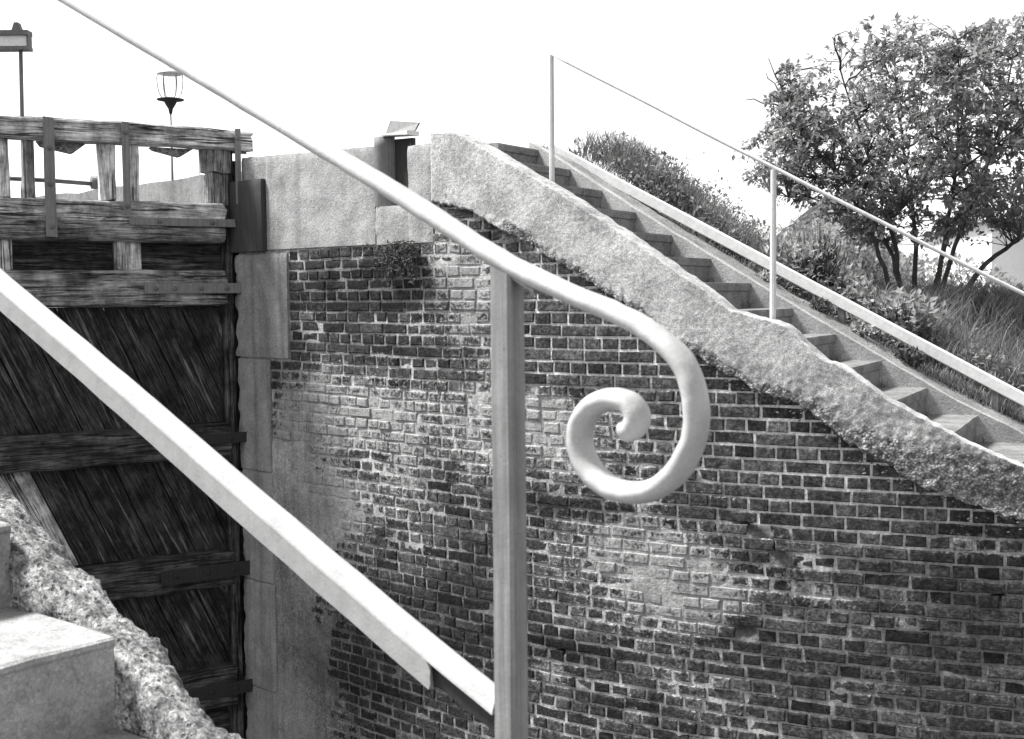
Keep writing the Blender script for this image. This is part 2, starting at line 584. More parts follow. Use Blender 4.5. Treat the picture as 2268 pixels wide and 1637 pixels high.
def repaired(s, z):
    return -0.43 < s < 2.4 and z > interp(s, REPAIR[1:])


def wear_at(s, z, tone):
    rep = repaired(s, z)
    li = blobs(LIME, s, z) * .95 + (-.12 if rep else 0.0)
    so = blobs(DARK, s, z) + (0.0 if rep else 0.15)
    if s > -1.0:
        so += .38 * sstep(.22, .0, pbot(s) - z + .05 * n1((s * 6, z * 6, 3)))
    return (tone, li, so)


CRK = [(.93, -1.285), (1.05, -1.36), (1.14, -1.43), (1.22, -1.50), (1.30, -1.60)]


def crack(s, z):
    v = 0
    for (a0, b0_), (a1_, b1_) in zip(CRK, CRK[1:]):
        t = max(0, min(1, ((s - a0) * (a1_ - a0) + (z - b0_) * (b1_ - b0_)) / ((a1_ - a0) ** 2 + (b1_ - b0_) ** 2)))
        d = math.hypot(s - a0 - t * (a1_ - a0), z - b0_ - t * (b1_ - b0_))
        v = max(v, 1 - d / .03)
    for hs_, hz_, hr_ in ((.99, -1.92, .075), (2.32, -1.62, .04), (-.2, -2.2, .04), (.2, -2.18, .04)):
        v = max(v, 1 - math.hypot((s - hs_) / hr_, (z - hz_) / (hr_ * .5)))
    return max(0, v)


wall = empty('lock_wall', W(0, 0.2, -3.6), 'tall curved brick lock wall with stone coping and stained lime patches', 'brick wall')

# mortar bed: a finely displaced sheet a little behind the brick faces, closed to a thick core
mv, mf, mw = [], [], []
s_list = np.arange(-3.36, 3.41, 0.022)
z_list = np.arange(-3.75, 0.66, 0.022)
for z in z_list:
    for s in s_list:
        rep = repaired(s, z)
        li = blobs(LIME, s, z)
        d = 0.0040 - 0.002 * li + (0.002 if rep else 0.004) * fr((s * 9, z * 9, 3.1), 1, 3)
        if not rep:
            d += 0.010 * max(0, n1((s * 5, z * 7, 8.0)))
        if s < -2.3 and z < -1.1:
            d -= 0.008 * (1 - sstep(-2.7, -2.3, s))
        d += .055 * min(1, 2 * crack(s, z))
        zz = min(z, pbot(s) + 0.07) if s > -1.2 else min(z, .345)
        mv.append(W(s, d, zz))
        mw.append(wear_at(s, zz, (1.15 if rep else (0.80 + .45 * n1((s * 3, z * 5, 2.5))) * (1 - .35 * sstep(-.6, -1.2, s) * sstep(-1.6, -2.1, zz))) * (1 - .45 * sstep(1.0, 1.9, s) * sstep(-1.35, -1.7, zz) if not rep else 1)) + (.0,))
ns = len(s_list)
for i in range(len(z_list) - 1):
    for j in range(ns - 1):
        mf.append((i * ns + j, i * ns + j + 1, (i + 1) * ns + j + 1, (i + 1) * ns + j))
mk('mortar', mv, mf, M_MORTAR, wall, wear=mw, smooth=True)
cv, cf = [], []
cs = np.arange(-3.36, 3.41, 0.1)
for s in cs:
    zt = 0.33 if s < -1.2 else pbot(s) + 0.06
    for off, z in ((0.06, -3.75), (0.06, zt), (0.9, zt), (0.9, -3.75)):
        cv.append(W(s, off, z))
for i in range(len(cs) - 1):
    for k in range(4):
        k2 = (k + 1) % 4
        cf.append((i * 4 + k, i * 4 + k2, i * 4 + 4 + k2, i * 4 + 4 + k))
cf += [(0, 1, 2, 3), tuple(len(cv) - 4 + k for k in range(4))]
mk('wall_core', cv, cf, M_CHAMBER, wall)

bricks = []
ROW = 0.0745
JT = 0.0135
r = 0
ztop = 0.325 + 4 * 0.0745
while ztop - r * ROW > -3.75:
    zt = ztop - r * ROW
    zb = zt - ROW + JT
    head = r % 2 == 0
    s = -3.2 + (0.0 if head else -0.06) + RND.uniform(-.02, .02)
    left = -2.735 if (zt + zb) / 2 > -0.46 else -2.985
    while s < 3.35:
        L = 0.105 if head else 0.222
        zc = (zt + zb) / 2
        rep = repaired(s + L / 2, zc)
        if not rep and RND.random() < 0.16:
            L = 0.105 if RND.random() < .6 else 0.165
        L *= RND.uniform(.97, 1.03)
        s0, s1 = s, s + L
        s = s1 + JT * RND.uniform(.8, 1.25)
        if s1 < left + 0.04:
            continue
        s0 = max(s0, left)
        sm = (s0 + s1) / 2
        if sm > -1.19 and zb > pbot(sm) + 0.03:
            continue
        if sm <= -1.19 and zt > .33:
            continue
        if zc < -1.2 + .12 * n1((sm * 4, zc * 3, 5)) and sm < -2.30 - .22 * sstep(-1.6, -1.2, zc) + .35 * fr((sm * 2.2, zc * 2.2, 6), 1, 3):
            continue
        if crack(sm, zc) > .45 or (crack(sm, zc) > .1 and L < .12):
            continue
        jit = 0.0025 if rep else 0.0045
        zo = 0.004 * n1((sm * 1.5, zc * 1.2, 1.0)) * (0.5 if rep else 2.2)
        proud = RND.gauss(-0.003, 0.002) if rep else min(.002, RND.gauss(-0.002, 0.0035))
        li = blobs(LIME, sm, zc)
        ins = RND.uniform(.003, .005) if rep else RND.uniform(.004, .008)
        cj = [RND.uniform(-.0012, .0012) if rep else RND.uniform(-.0025, .0025) for _ in range(4)]
        j = lambda a_=jit: RND.uniform(-a_, a_)
        vs, we = [], []
        tone = max(.35, RND.gauss(.95, .24 if rep else .33))
        if RND.random() < .08:
            tone *= 1.7
        q = [(s0 + j(), zb + zo + j()), (s1 + j(), zb + zo + j()), (s1 + j(), zt + zo + j()), (s0 + j(), zt + zo + j())]
        cx_, cz_ = sm, zc + zo
        for off, inn, edg in ((0.06, 0, 1), (proud + ins * .9, 0, 1), (proud, ins, .8), (proud - .0005, .022, .15)):
            for ci, (a_, b_) in enumerate(q):
                sa = a_ + math.copysign(min(inn * 1.2, abs(cx_ - a_) * .7), cx_ - a_) if inn else a_
                zz = b_ + math.copysign(min(inn, abs(cz_ - b_) * .7), cz_ - b_) if inn else b_
                vs.append(W(sa, off + cj[ci] * (.5 if edg < .5 else 1), zz))
                we.append(wear_at(sa, zz, tone) + (edg * (.75 if rep else 1.2 - .9 * sstep(.9, 1.8, sm) * sstep(-1.3, -1.65, zc)),))
        fs = [(12, 13, 14, 15)]
        for b0 in (0, 4, 8):
            for k in range(4):
                k2 = (k + 1) % 4
                fs.append((b0 + k, b0 + k2, b0 + 4 + k2, b0 + 4 + k))
        bricks.append((sm, zc, L, vs, fs, we))
    r += 1


def in_frame(sm, zc):
    p = W(sm, 0, zc)
    return p.x / p.y < 0.425 and zc / p.y > -0.365


order = sorted(range(len(bricks)), key=lambda i: -bricks[i][2] / W(bricks[i][0], 0, 0).y if in_frame(bricks[i][0], bricks[i][1]) else 9)
single = set(order[:300])
sv, sf, sw = [], [], []
for i, (sm, zc, L, vs, fs, we) in enumerate(bricks):
    if i in single:
        mk('brick', vs, fs, M_BRICK, wall, wear=we)
    else:
        b0 = len(sv)
        sv += vs; sw += we
        sf += [tuple(k + b0 for k in f) for f in fs]
tag(mk('brickwork', sv, sf, M_BRICK, wall, wear=sw), kind='stuff')


def stone(name, s0, s1, z0, z1, o0, o1, mat, parent, cell=0.03, rough=0.006, ragl=0.0, z1b=None, seed=0, rag=0.0):
    """dressed stone following the wall's curve: gridded front, top and ends, slightly uneven"""
    z1b = z1 if z1b is None else z1b
    na = max(2, int((s1 - s0) / cell)); nz = max(2, int((z1 - z0) / cell)); no = 3
    vs, fs = [], []
    def P(a_, b_, c_):
        s = s0 + (s1 - s0) * a_
        zt = z1 + (z1b - z1) * a_
        z = z0 + (zt - z0) * b_
        o = o0 + (o1 - o0) * c_
        k = (s * 6 + seed, z * 6, o * 6)
        if c_ == 0:
            o += rough * fr(k, 1, 4)
        ed = (1 - sstep(0, .06, a_ * (s1 - s0)), 1 - sstep(0, .04, (1 - a_) * (s1 - s0)))
        s += ragl * ed[0] * fr((2.2, z * 7 + seed, o * 3), 1, 4)
        zed = 1 - sstep(0, .03, (1 - b_) * (zt - z0))
        z += rag * zed * fr((s * 8, seed, 1.0), 1, 3)
        if c_ == 0:                                   # worn arris
            o += 0.012 * (ed[0] ** 2 + ed[1] ** 2 + zed ** 2) * .6
        return W(s, o, z)
    # front
    def sheet(fn, n_, m_, flip=False):
        b = len(vs)
        for i in range(n_ + 1):
            for j_ in range(m_ + 1):
                vs.append(fn(j_ / m_, i / n_))
        for i in range(n_):
            for j_ in range(m_):
                f = (b + i * (m_ + 1) + j_, b + i * (m_ + 1) + j_ + 1, b + (i + 1) * (m_ + 1) + j_ + 1, b + (i + 1) * (m_ + 1) + j_)
                fs.append(f[::-1] if flip else f)
    sheet(lambda x, y: P(x, y, 0), nz, na)
    sheet(lambda x, y: P(x, 1, y), no, na)
    sheet(lambda x, y: P(x, 0, y), no, na, True)
    sheet(lambda x, y: P(0, x, y), no, nz)
    sheet(lambda x, y: P(1, x, y), no, nz, True)
    return mk(name, vs, fs, mat, parent, smooth=True)


stone('coping_stone', -2.985, -1.765, 0.345, 1.045, -0.012, 0.7, M_COPING, wall, seed=1, z1b=1.012, rag=.012)
stone('coping_stone', -3.30, -2.99, 0.86, 1.055, 0.0, 0.7, M_COPING, wall, seed=9, z1b=1.047, rag=.012)
stone('coping_stone', -1.762, -1.44, 0.342, 0.60, -0.009, 0.7, M_COPING, wall, seed=3)
stone('coping_stone', -1.437, -1.208, 0.342, 0.985, -0.009, 0.7, M_COPING, wall, seed=4, rag=.012)
stone('quoin_stone', -3.37, -2.74, -0.465, 0.315, -0.025, 0.5, M_QUOIN, wall, seed=5, ragl=.05, rag=.02)
zz = -0.482
for k, (h_, e_) in enumerate(((.855, -2.975), (.85, -2.985), (.83, -2.965), (.7, -2.98))):
    stone('quoin_stone', -3.37, e_, zz - h_, zz, -0.02 + .004 * (k % 2), 0.5, M_QUOIN, wall, seed=20 + k * 3, ragl=.035, rag=.012)
    zz -= h_ + 0.012
pl = stone('iron_plate', -3.42, -2.99, 0.335, 0.875, -0.055, 0.25, M_PLATE, wall, rough=0.002, seed=8)
pl['label'] = 'dark smooth iron corner plate'
# the same wall running on behind the gate
cwv, cwf = [], []
cs = np.arange(-11.5, -3.44, 0.25)
for s in cs:
    zt = 1.0 + .03 * n1((s, 0, 0), 2)
    for off, z in ((0.3, -3.75), (0.3, .72), (0.27, .72), (0.27, zt), (1.1, zt), (1.1, -3.75)):
        cwv.append(W(s, off, z))
for i in range(len(cs) - 1):
    for k in range(6):
        k2 = (k + 1) % 6
        cwf.append((i * 6 + k, i * 6 + k2, i * 6 + 6 + k2, i * 6 + 6 + k))
cwf += [(0, 1, 2, 3, 4, 5), tuple(len(cwv) - 6 + k for k in range(6))]
mk('chamber_wall', cwv, cwf, M_CHAMBER, wall)

# ------------------------------------------------------------------ iron liner standing in the coping slot
gl = empty('slot_liner', W(-1.6, .1, .6), 'dark slot in the coping with a curved iron liner and a tilted plate on top', 'iron liner')
vs, fs = [], []
prof = []
for k in range(13):
    an = math.pi / 2 * k / 12
    prof.append((-1.755 + 0.30 * (1 - math.cos(an)) * 1.0, -0.035 + 0.24 * math.sin(an)))
prof = [(-1.757 + .085 * math.sin(a_), -.012 + .10 * (1 - math.cos(a_))) for a_ in np.linspace(0, math.pi / 2, 14)]
zs = np.linspace(0.602, 1.075, 8)
for z in zs:
    for (s, o) in prof:
        vs.append(W(s, o, z))
m_ = len(prof)
for i in range(len(zs) - 1):
    for k in range(m_ - 1):
        fs.append((i * m_ + k, i * m_ + k + 1, (i + 1) * m_ + k + 1, (i + 1) * m_ + k))
b0 = len(vs)
for z in zs:
    for (s, o) in prof:
        vs.append(W(s + .004, o + .012, z))
for i in range(len(zs) - 1):
    for k in range(m_ - 1):
        fs.append((b0 + i * m_ + k, b0 + (i + 1) * m_ + k, b0 + (i + 1) * m_ + k + 1, b0 + i * m_ + k + 1))
top = len(zs) - 1
for k in range(m_ - 1):
    fs.append((top * m_ + k, top * m_ + k + 1, b0 + top * m_ + k + 1, b0 + top * m_ + k))
mk('liner', vs, fs, M_LINER, gl, smooth=True)
q = [W(-1.70, -.01, 1.077), W(-1.44, .0, 1.062), W(-1.44, .11, 1.062), W(-1.70, .11, 1.077), W(-1.70, -.01, 1.085), W(-1.44, .0, 1.092), W(-1.44, .11, 1.092), W(-1.70, .11, 1.085)]
BOXF = [(0, 3, 2, 1), (4, 5, 6, 7), (0, 1, 5, 4), (1, 2, 6, 5), (2, 3, 7, 6), (3, 0, 4, 7)]
mk('top_slab', q, BOXF, M_LOWBAR, gl)
q = [W(-1.725, .06, 1.087), W(-1.43, .06, 1.094), W(-1.43, .075, 1.094), W(-1.725, .075, 1.087), W(-1.715, .10, 1.19), W(-1.43, .10, 1.15), W(-1.43, .115, 1.15), W(-1.715, .115, 1.19)]
mk('tilted_plate', q, BOXF, M_IRON, gl)
mk('slot_dark_plate', [W(-1.745, .10, .602), W(-1.495, .10, .602), W(-1.495, .13, .602), W(-1.745, .13, .602), W(-1.745, .10, 1.062), W(-1.495, .10, 1.055), W(-1.495, .13, 1.055), W(-1.745, .13, 1.062)], BOXF, M_DARKIRON, gl)  # near-black plate, its colour stands in for the shade inside the slot

# ------------------------------------------------------------------ far staircase on top of the wall
stair = empty('far_staircase', W(0.6, .8, -1.6), 'worn concrete staircase behind a broken rendered parapet on the brick wall', 'staircase')
# parapet: rendered above, broken to aggregate below and to the lower end
pv, pf, pw = [], [], []
s_l = np.arange(-1.205, 3.4, 0.0085)
NV = 46
NT = 9


def para_off(s, v):
    z = pbot(s) + (ptop(s) - pbot(s)) * v
    br = sstep(-0.1, 1.9, s - 0.9 + 1.3 * (0.5 - v))            # how broken the face is here
    br = max(br, 1 - sstep(0.0, 0.28, v + .12 * n1((s * 3, 0, 5))))
    if s < -.6: br *= .3
    o = -0.035 - 0.006 * n1((s * 3, z * 3, 2))
    o += .02 * (1 - sstep(-.2, .9, s))
    o += (0.0015 + 0.011 * br) * fr((s * 24, z * 24, 4), 1, 5)
    o += 0.007 * br * (mnoise.voronoi(Vector((s * 44, z * 44, 0)))[0][0] - .35)
    o += 0.022 * br * max(0, n1((s * 4.2, z * 5, 7)))
    if v < 0.04:
        o += .03
    return o, br


pbr = []
for s in s_l:
    zb_ = pbot(s) + (0.018 + .025 * sstep(0, 1, s)) * fr((s * 5, 1, 1), 1, 4) + .02 * n1((s * 30, 3, 3))
    zt_ = ptop(s) + 0.010 * fr((s * 7, 4, 1), 1, 4) * sstep(.3, 1.2, s) * 1.3
    for k in range(NV + 1):
        v = k / NV
        o, br = para_off(s, v)
        pv.append(W(s, o, zb_ + (zt_ - zb_) * v)); pbr.append(br)
    for k in range(1, NT + 1):
        f = k / NT
        o = -0.03 + 0.23 * f
        pv.append(W(s, o, zt_ + 0.008 * fr((s * 14, o * 14, 9), 1, 3) - .004 * f - (0.04 if f > .99 else 0))); pbr.append(0)
    pv.append(W(s, .2, zb_ - .05)); pbr.append(0)
    pv.append(W(s, .055, zb_ - .03)); pbr.append(1)
m_ = NV + 1 + NT + 2
for i in range(len(s_l) - 1):
    for k in range(m_):
        k2 = (k + 1) % m_
        pf.append((i * m_ + k, i * m_ + k2, (i + 1) * m_ + k2, (i + 1) * m_ + k))
pf += [tuple(range(m_ - 1, -1, -1)), tuple((len(s_l) - 1) * m_ + k for k in range(m_))]
# parapet material: render and aggregate blended by the 'wear' red channel
g = NG('parapet_render_and_aggregate', 0.93, 0.2)
rr = g.sep(g.attr('wear'))[0]
a1 = g.noise(g.pos, 5, 8, .65); a2 = g.noise(g.pos, 45, 6, .7); a3 = g.noise(g.pos, 130, 3, .6)
c1 = g.math('MULTIPLY', g.rng(g.math('ADD', g.math('MULTIPLY', a1, .5), g.math('MULTIPLY', a2, .5)), .34, .66, .22, .56), g.rng(a3, .25, .75, .62, 1.38))
vn = g.node('ShaderNodeTexVoronoi'); g.put(vn.inputs['Vector'], g.pos); vn.inputs['Scale'].default_value = 75
cell = g.sep(vn.outputs['Color'])[0]
c2 = g.math('MULTIPLY', g.rng(cell, 0, 1, .12, .42, False), g.rng(vn.outputs['Distance'], .3, .8, 1.0, .5))
c2 = g.math('MULTIPLY', c2, g.rng(g.noise(g.pos, 11, 5, .7), .3, .7, .55, 1.3))
mk_ = g.rng(g.math('ADD', rr, g.math('MULTIPLY', g.math('SUBTRACT', g.noise(g.pos, 9, 6, .7), .5), 1.1)), .35, .6)
g.bump(g.math('ADD', a2, g.math('MULTIPLY', g.math('SUBTRACT', 1, vn.outputs['Distance']), g.math('MULTIPLY', mk_, 1.2))), .7, .008)
M_PARAPET = g.done(g.mix(mk_, c1, c2))
mk('parapet', pv, pf, M_PARAPET, stair, smooth=True, wear=[(b_, 0, 0) for b_ in pbr])

# loose broken stones stuck along the torn lower edge of the render
rv, rf = [], []
for k in range(200):
    s = RND.uniform(.1, 2.9)
    z = pbot(s) + RND.gauss(-0.005, .035) - (.02 if s > .3 else 0)
    rad = RND.uniform(.004, .011)
    c = W(s, -.02 + RND.uniform(-.01, .02), z)
    b0 = len(rv)
    for dx, dy, dz in ((1, 0, 0), (-1, 0, 0), (0, 1, 0), (0, -1, 0), (0, 0, 1), (0, 0, -1)):
        f = RND.uniform(.6, 1.2)
        rv.append(c + Vector((dx * rad * 1.4 * f + RND.uniform(-.3, .3) * rad, dy * rad * f, dz * rad * f * .8 + RND.uniform(-.3, .3) * rad)))
    rf += [(b0 + i, b0 + j_, b0 + l) for i in (0, 1) for j_ in (2, 3) for l in (4, 5)]
tag(mk('rubble', rv, rf, M_RUBBLE, stair), kind='stuff')

def WS(s, off, z):
    """a point of the steps: the far end lies on the kerb line, the edges run square to the flight"""
    t = math.radians(31.2 - 1.5 * s)
    p = W(s, 1.30, z)
    return Vector((p.x - math.sin(t) * (1.30 - off), p.y - math.cos(t) * (1.30 - off), z))


for k in range(-6, 9):
    s1 = 0.605 + 0.335 * k
    z1 = 0.062 - 0.168 * k
    s0 = s1 - 0.335
    o_in = 0.17 if k > -6 else .76
    vs, fs = [], []
    no = 26
    prof = [(s0 - .02, z1 - .3), (s0 - .02, z1 - .004), (s0 + .1, z1 - .004), (s1 - .06, z1 - .004), (s1 - .004, z1 - .006), (s1 + .004, z1 - .02), (s1 + .002, z1 - .055), (s1 - .012, z1 - .062), (s1 - .012, z1 - .12), (s1 - .012, z1 - .3)]
    for i in range(no + 1):
        off = o_in + (1.30 - o_in) * i / no
        for j_, (s, z) in enumerate(prof):
            wv = .005 * fr((s * 4 + k, off * 4, z * 4), 1, 3)
            chip = -.02 * max(0, n1((off * 6, k * 3.3, 1)) - .15) if j_ in (4, 5) else 0
            vs.append(WS(s + wv * .6 + chip, off, z + 0))
    m_ = len(prof)
    for i in range(no):
        for j_ in range(m_):
            j2 = (j_ + 1) % m_
            fs.append((i * m_ + j_, i * m_ + j2, (i + 1) * m_ + j2, (i + 1) * m_ + j_))
    fs += [tuple(range(m_ - 1, -1, -1)), tuple(no * m_ + j_ for j_ in range(m_))]
    mk('step', vs, fs, M_STEP, stair)

# kerb on the far side of the steps, and the sloping apron behind it
s_l = np.arange(-1.5, 3.45, 0.05)
vs, fs = [], []
for s in s_l:
    z = nosing(s) + .022 + .006 * fr((s * 6, 0, 0), 1, 3)
    for off, zz_ in ((1.298, z - .45), (1.30, z - .008), (1.308, z), (1.335, z + .001), (1.343, z - .01), (1.345, z - .45)):
        vs.append(W(s, off + .003 * n1((s * 9, zz_, 0)), zz_))
for i in range(len(s_l) - 1):
    for k in range(6):
        k2 = (k + 1) % 6
        fs.append((i * 6 + k, i * 6 + k2, i * 6 + 6 + k2, i * 6 + 6 + k))
fs += [(5, 4, 3, 2, 1, 0), tuple(len(vs) - 6 + k for k in range(6))]
mk('kerb', vs, fs, M_KERB, stair)


def bank_rise(s):
    return interp(s, [(-1.5, -.02), (-.33, -.02), (.55, .01), (1.7, .06), (3.4, .07)])


vs, fs = [], []
for s in s_l:
    for k in range(9):
        f = k / 8
        off = 1.346 + .42 * f
        z = nosing(s) - .004 + (bank_rise(s) - .0) * min(1, f * 1.5) + .012 * fr((s * 8, off * 8, 2), 1, 3)
        vs.append(W(s, off, z))
for i in range(len(s_l) - 1):
    for k in range(8):
        fs.append((i * 9 + k, i * 9 + k + 1, i * 9 + 10 + k, i * 9 + 9 + k))
mk('apron', vs, fs, M_APRON, stair, smooth=True)

# ------------------------------------------------------------------ handrail on the near side of the far stairs
hr = empty('stair_handrail', W(1.08, .25, -.12), 'thin pale tube handrail on slim posts rising above the far steps', 'handrail')
for s in (-.405, 1.08, 2.57):
    zt = .701 - .535 * (s - 1.085)
    zb_ = max(nosing(s) - .1, -1.2) if s > -1.4 else 1.05
    vs, fs = tube([W(s, .25, zb_), W(s, .25, zb_ + .3), W(s, .25, zt - .012)], [.0185, .018, .0165], 10)
    mk('post', vs, fs, M_FARRAIL, hr, smooth=False)
pts = [W(s, .25, .701 - .535 * (s - 1.085) + .004 * n1((s, 0, 0), 2)) for s in np.arange(-.425, 3.3, .15)]
vs, fs = tube(pts, .0115, 10)
mk('rail', vs, fs, M_FARRAIL, hr, smooth=True)

lr = empty('low_rail', W(1.0, 1.85, -.2), 'low pale squared rail along the planted bank beside the steps', 'rail')
RA, RB = W(-1.334, 1.62, 1.056), W(2.512, 1.62, -.629)
RA, RB = RA.lerp(RB, -.04), RA.lerp(RB, 1.22)
RD = (RB - RA); RL = RD.length; RD.normalize()
RN = Vector((RD.y, -RD.x, 0)).normalized()
RU = RN.cross(RD)
if RU.z < 0: RU = -RU
vs, fs, gs = beam(RA - RU * .075, RD, RU, RN * 1.0, RL, .075, .06, seg=.3, rough=.002, ch=.006, across=1)
mk('rail', vs, fs, M_LOWBAR, lr)
for f in (.06, .30, .55, .80):
    p = RA + RD * (RL * f) - RU * .076 + RN * .008
    vs, fs, gs = beam(p - Vector((0, 0, .34)), (0, 0, 1), Vector((RD.x, RD.y, 0)).normalized(), RN, .35, .045, .04, ch=.004)
    mk('post', vs, fs, M_IRON, lr)

# ------------------------------------------------------------------ the timber lock gate
ANG = math.radians(32)
GA = Vector((-math.cos(ANG), -math.sin(ANG), 0))
GN = Vector((math.sin(ANG), -math.cos(ANG), 0))
GZ = Vector((0, 0, 1))
HEEL = Vector((-2.177, 9.53, 0))


def gp(t, d, z):
    return HEEL + GA * t + GN * d + GZ * z


gate = empty('lock_gate', gp(1.2, 0, -3.6), 'old weathered timber lock gate with diagonal planking and iron straps', 'lock gate')
sd_ = [0]


def gb(name, t0, t1, z0, z1, d0, d1, mat, along='t', **kw):
    sd_[0] += 1
    kw.setdefault('seed', sd_[0])
    if along == 't':
        return mkbeam(name, gp(t0, d0, z0), GA, GZ, GN, t1 - t0, z1 - z0, d1 - d0, mat, gate, **kw)
    return mkbeam(name, gp(t0, d0, z0), GZ, GA, GN, z1 - z0, t1 - t0, d1 - d0, mat, gate, **kw)


TE = 3.1
WR = dict(rough=.012, ch=.012, across=4, seg=.06)
gb('top_beam', -.14, TE, 1.115, 1.262, -.02, .17, M_PALEWOOD, **WR)
gb('heel_post', .0, .085, -3.55, 1.11, -.12, .06, M_LOWWOOD, 'z', **WR)
gb('heel_light_block', -.075, -.002, -3.55, 1.05, -.16, -.02, M_DARKWOOD, 'z', rough=.004, ch=.004)  # added timber: blocks light through the heel gap and keeps it dark
gb('rail', .088, TE, .553, .700, -.06, .13, M_PALEWOOD, **WR)
gb('rail', .088, TE, .408, .545, -.06, .15, M_MIDWOOD, **WR)
gb('rail', .088, TE, -.070, .195, -.08, .14, M_MIDWOOD, **WR)
gb('rail', .088, TE, -1.235, -.98, -.08, .15, M_LOWWOOD, **WR)
gb('rail', .088, TE, -2.235, -1.975, -.08, .15, M_LOWWOOD, **WR)
gb('rail', .088, TE, -3.19, -2.89, -.08, .15, M_LOWWOOD, **WR)
gb('mitre_post', TE, TE + .2, -3.5, 1.11, -.12, .12, M_MIDWOOD, 'z', **WR)
# open top: stub posts, braces, rod
for t0, t1, d0, d1, mt in ((1.44, 1.52, -.05, .05, M_MIDWOOD), (.885, 1.0, -.03, .09, M_PALEWOOD), (.72, .805, .0, .10, M_PALEWOOD), (1.62, 1.72, -.02, .1, M_PALEWOOD), (2.3, 2.42, -.02, .1, M_PALEWOOD)):
    gb('stub_post', t0, t1, .702, 1.113, d0, d1, mt, 'z', rough=.012, ch=.01, across=3, seg=.05)
gb('bracket', .02, .24, .94, 1.113, -.02, .11, M_MIDWOOD, 'z', rough=.014, ch=.014, across=3, seg=.04)
gb('bracket', .03, .20, .70, .938, -.02, .09, M_MIDWOOD, 'z', rough=.02, ch=.016, across=3, seg=.04)
for t0, t1, zlo in ((1.08, 1.42, 1.035), (.30, .62, 1.05), (1.75, 2.1, 1.05)):
    vs = [gp(t0, -.02, 1.113), gp(t1, -.02, 1.113), gp(t1 - .03, -.02, zlo + .04), gp(t0 + .10, -.02, zlo), gp(t0, .06, 1.113), gp(t1, .06, 1.113), gp(t1 - .03, .06, zlo + .04), gp(t0 + .10, .06, zlo)]
    mk('brace', vs, [(0, 1, 2, 3), (7, 6, 5, 4), (0, 4, 5, 1), (1, 5, 6, 2), (2, 6, 7, 3), (3, 7, 4, 0)], M_MIDWOOD, gate, gc=[(v.x, v.z, v.y) for v in vs])
vs, fs = tube([gp(.95, -.06, .83), gp(1.3, -.06, .845), gp(2.6, -.06, .86)], .016, 8)
mk('rod', vs, fs, M_IRON, gate, smooth=True)
vs, fs = tube([gp(.90, -.06, .845), gp(1.03, -.06, .845)], .05, 12)
mk('rod_collar', vs, fs, M_IRON, gate, smooth=True)
# panel band below the double rail
gb('panel', .088, TE, .18, .43, -.05, -.01, M_DARKWOOD, rough=.004, ch=.003, across=2)
for t0, t1 in ((.72, .905), (1.62, 1.80), (2.45, 2.6)):
    gb('muntin', t0, t1, .197, .406, -.008, .10, M_PALEWOOD, 'z', rough=.006, ch=.006, across=4, seg=.04)
# diagonal planks
DT = 0.45
for b_, (z0, z1) in enumerate(((-.978, -.072), (-1.973, -1.237), (-2.888, -2.237))):
    t = .088 - (z1 - z0) * DT
    k = 0
    if b_ == 1:
        t = 1.206 - 5 * .29
    while t < TE:
        wd = RND.uniform(.25, .34) if b_ != 1 else .29
        ta, tb = t + .005, t + wd - .005
        t += wd
        nz_ = 12
        poly = []
        nA = 5
        dd = RND.uniform(-.008, .008)
        vs, fs, gs = [], [], []
        for i in range(nz_ + 1):
            z = z0 + (z1 - z0) * i / nz_
            sh = (z - z0) * DT
            for (lo, d) in ((0, 0), (1, 0)):
                pass
            row = []
            for j_ in range(nA + 1):
                tt = ta + (tb - ta) * j_ / nA + sh
                d = dd + .006 * fr((tt * 12, z * 2, b_), 1, 3) - (.005 if j_ in (0, nA) else 0)
                row.append((tt, d))
            row.append((tb + sh, -.045)); row.append((ta + sh, -.045))
            for tt, d in row:
                tc = min(max(tt, .0885), TE)
                vs.append(gp(tc, d, z))
                gs.append((z * 1.1 + k * 3.7 + b_ * 11, (tt - sh) + k, d))
        m_ = nA + 3
        if tb + (z1 - z0) * DT < .10:
            k += 1
            continue
        for i in range(nz_):
            for j_ in range(m_):
                j2 = (j_ + 1) % m_
                fs.append((i * m_ + j_, i * m_ + j2, (i + 1) * m_ + j2, (i + 1) * m_ + j_))
        fs += [tuple(range(m_ - 1, -1, -1)), tuple(nz_ * m_ + j_ for j_ in range(m_))]
        pale = b_ == 1 and 1.20 < ta + .0 < 1.46
        o = mk('plank', vs, fs, M_PALEWOOD if pale else M_DARKWOOD, gate, gc=gs)
        if pale:
            o['label'] = 'pale plank, newer than the dark ones'
        k += 1
gb('backing', .088, TE, -3.55, -.1, -.075, -.055, M_DARKWOOD, rough=0, ch=.002)
# iron straps and bolts


def strap(t0, t1, z0, z1, d, bolts, along='t', name='strap'):
    o = gb(name, t0, t1, z0, z1, d, d + .016, M_STRAP if z1 > 0 else M_DARKIRON, along, rough=.002, ch=.003)
    for (t, z) in bolts:
        vs, fs = tube([gp(t, d + .010, z), gp(t, d + .027, z), gp(t, d + .031, z)], [.017, .017, .009], 8)
        mk('bolt', vs, fs, M_IRON if z > 0 else M_DARKIRON, o)


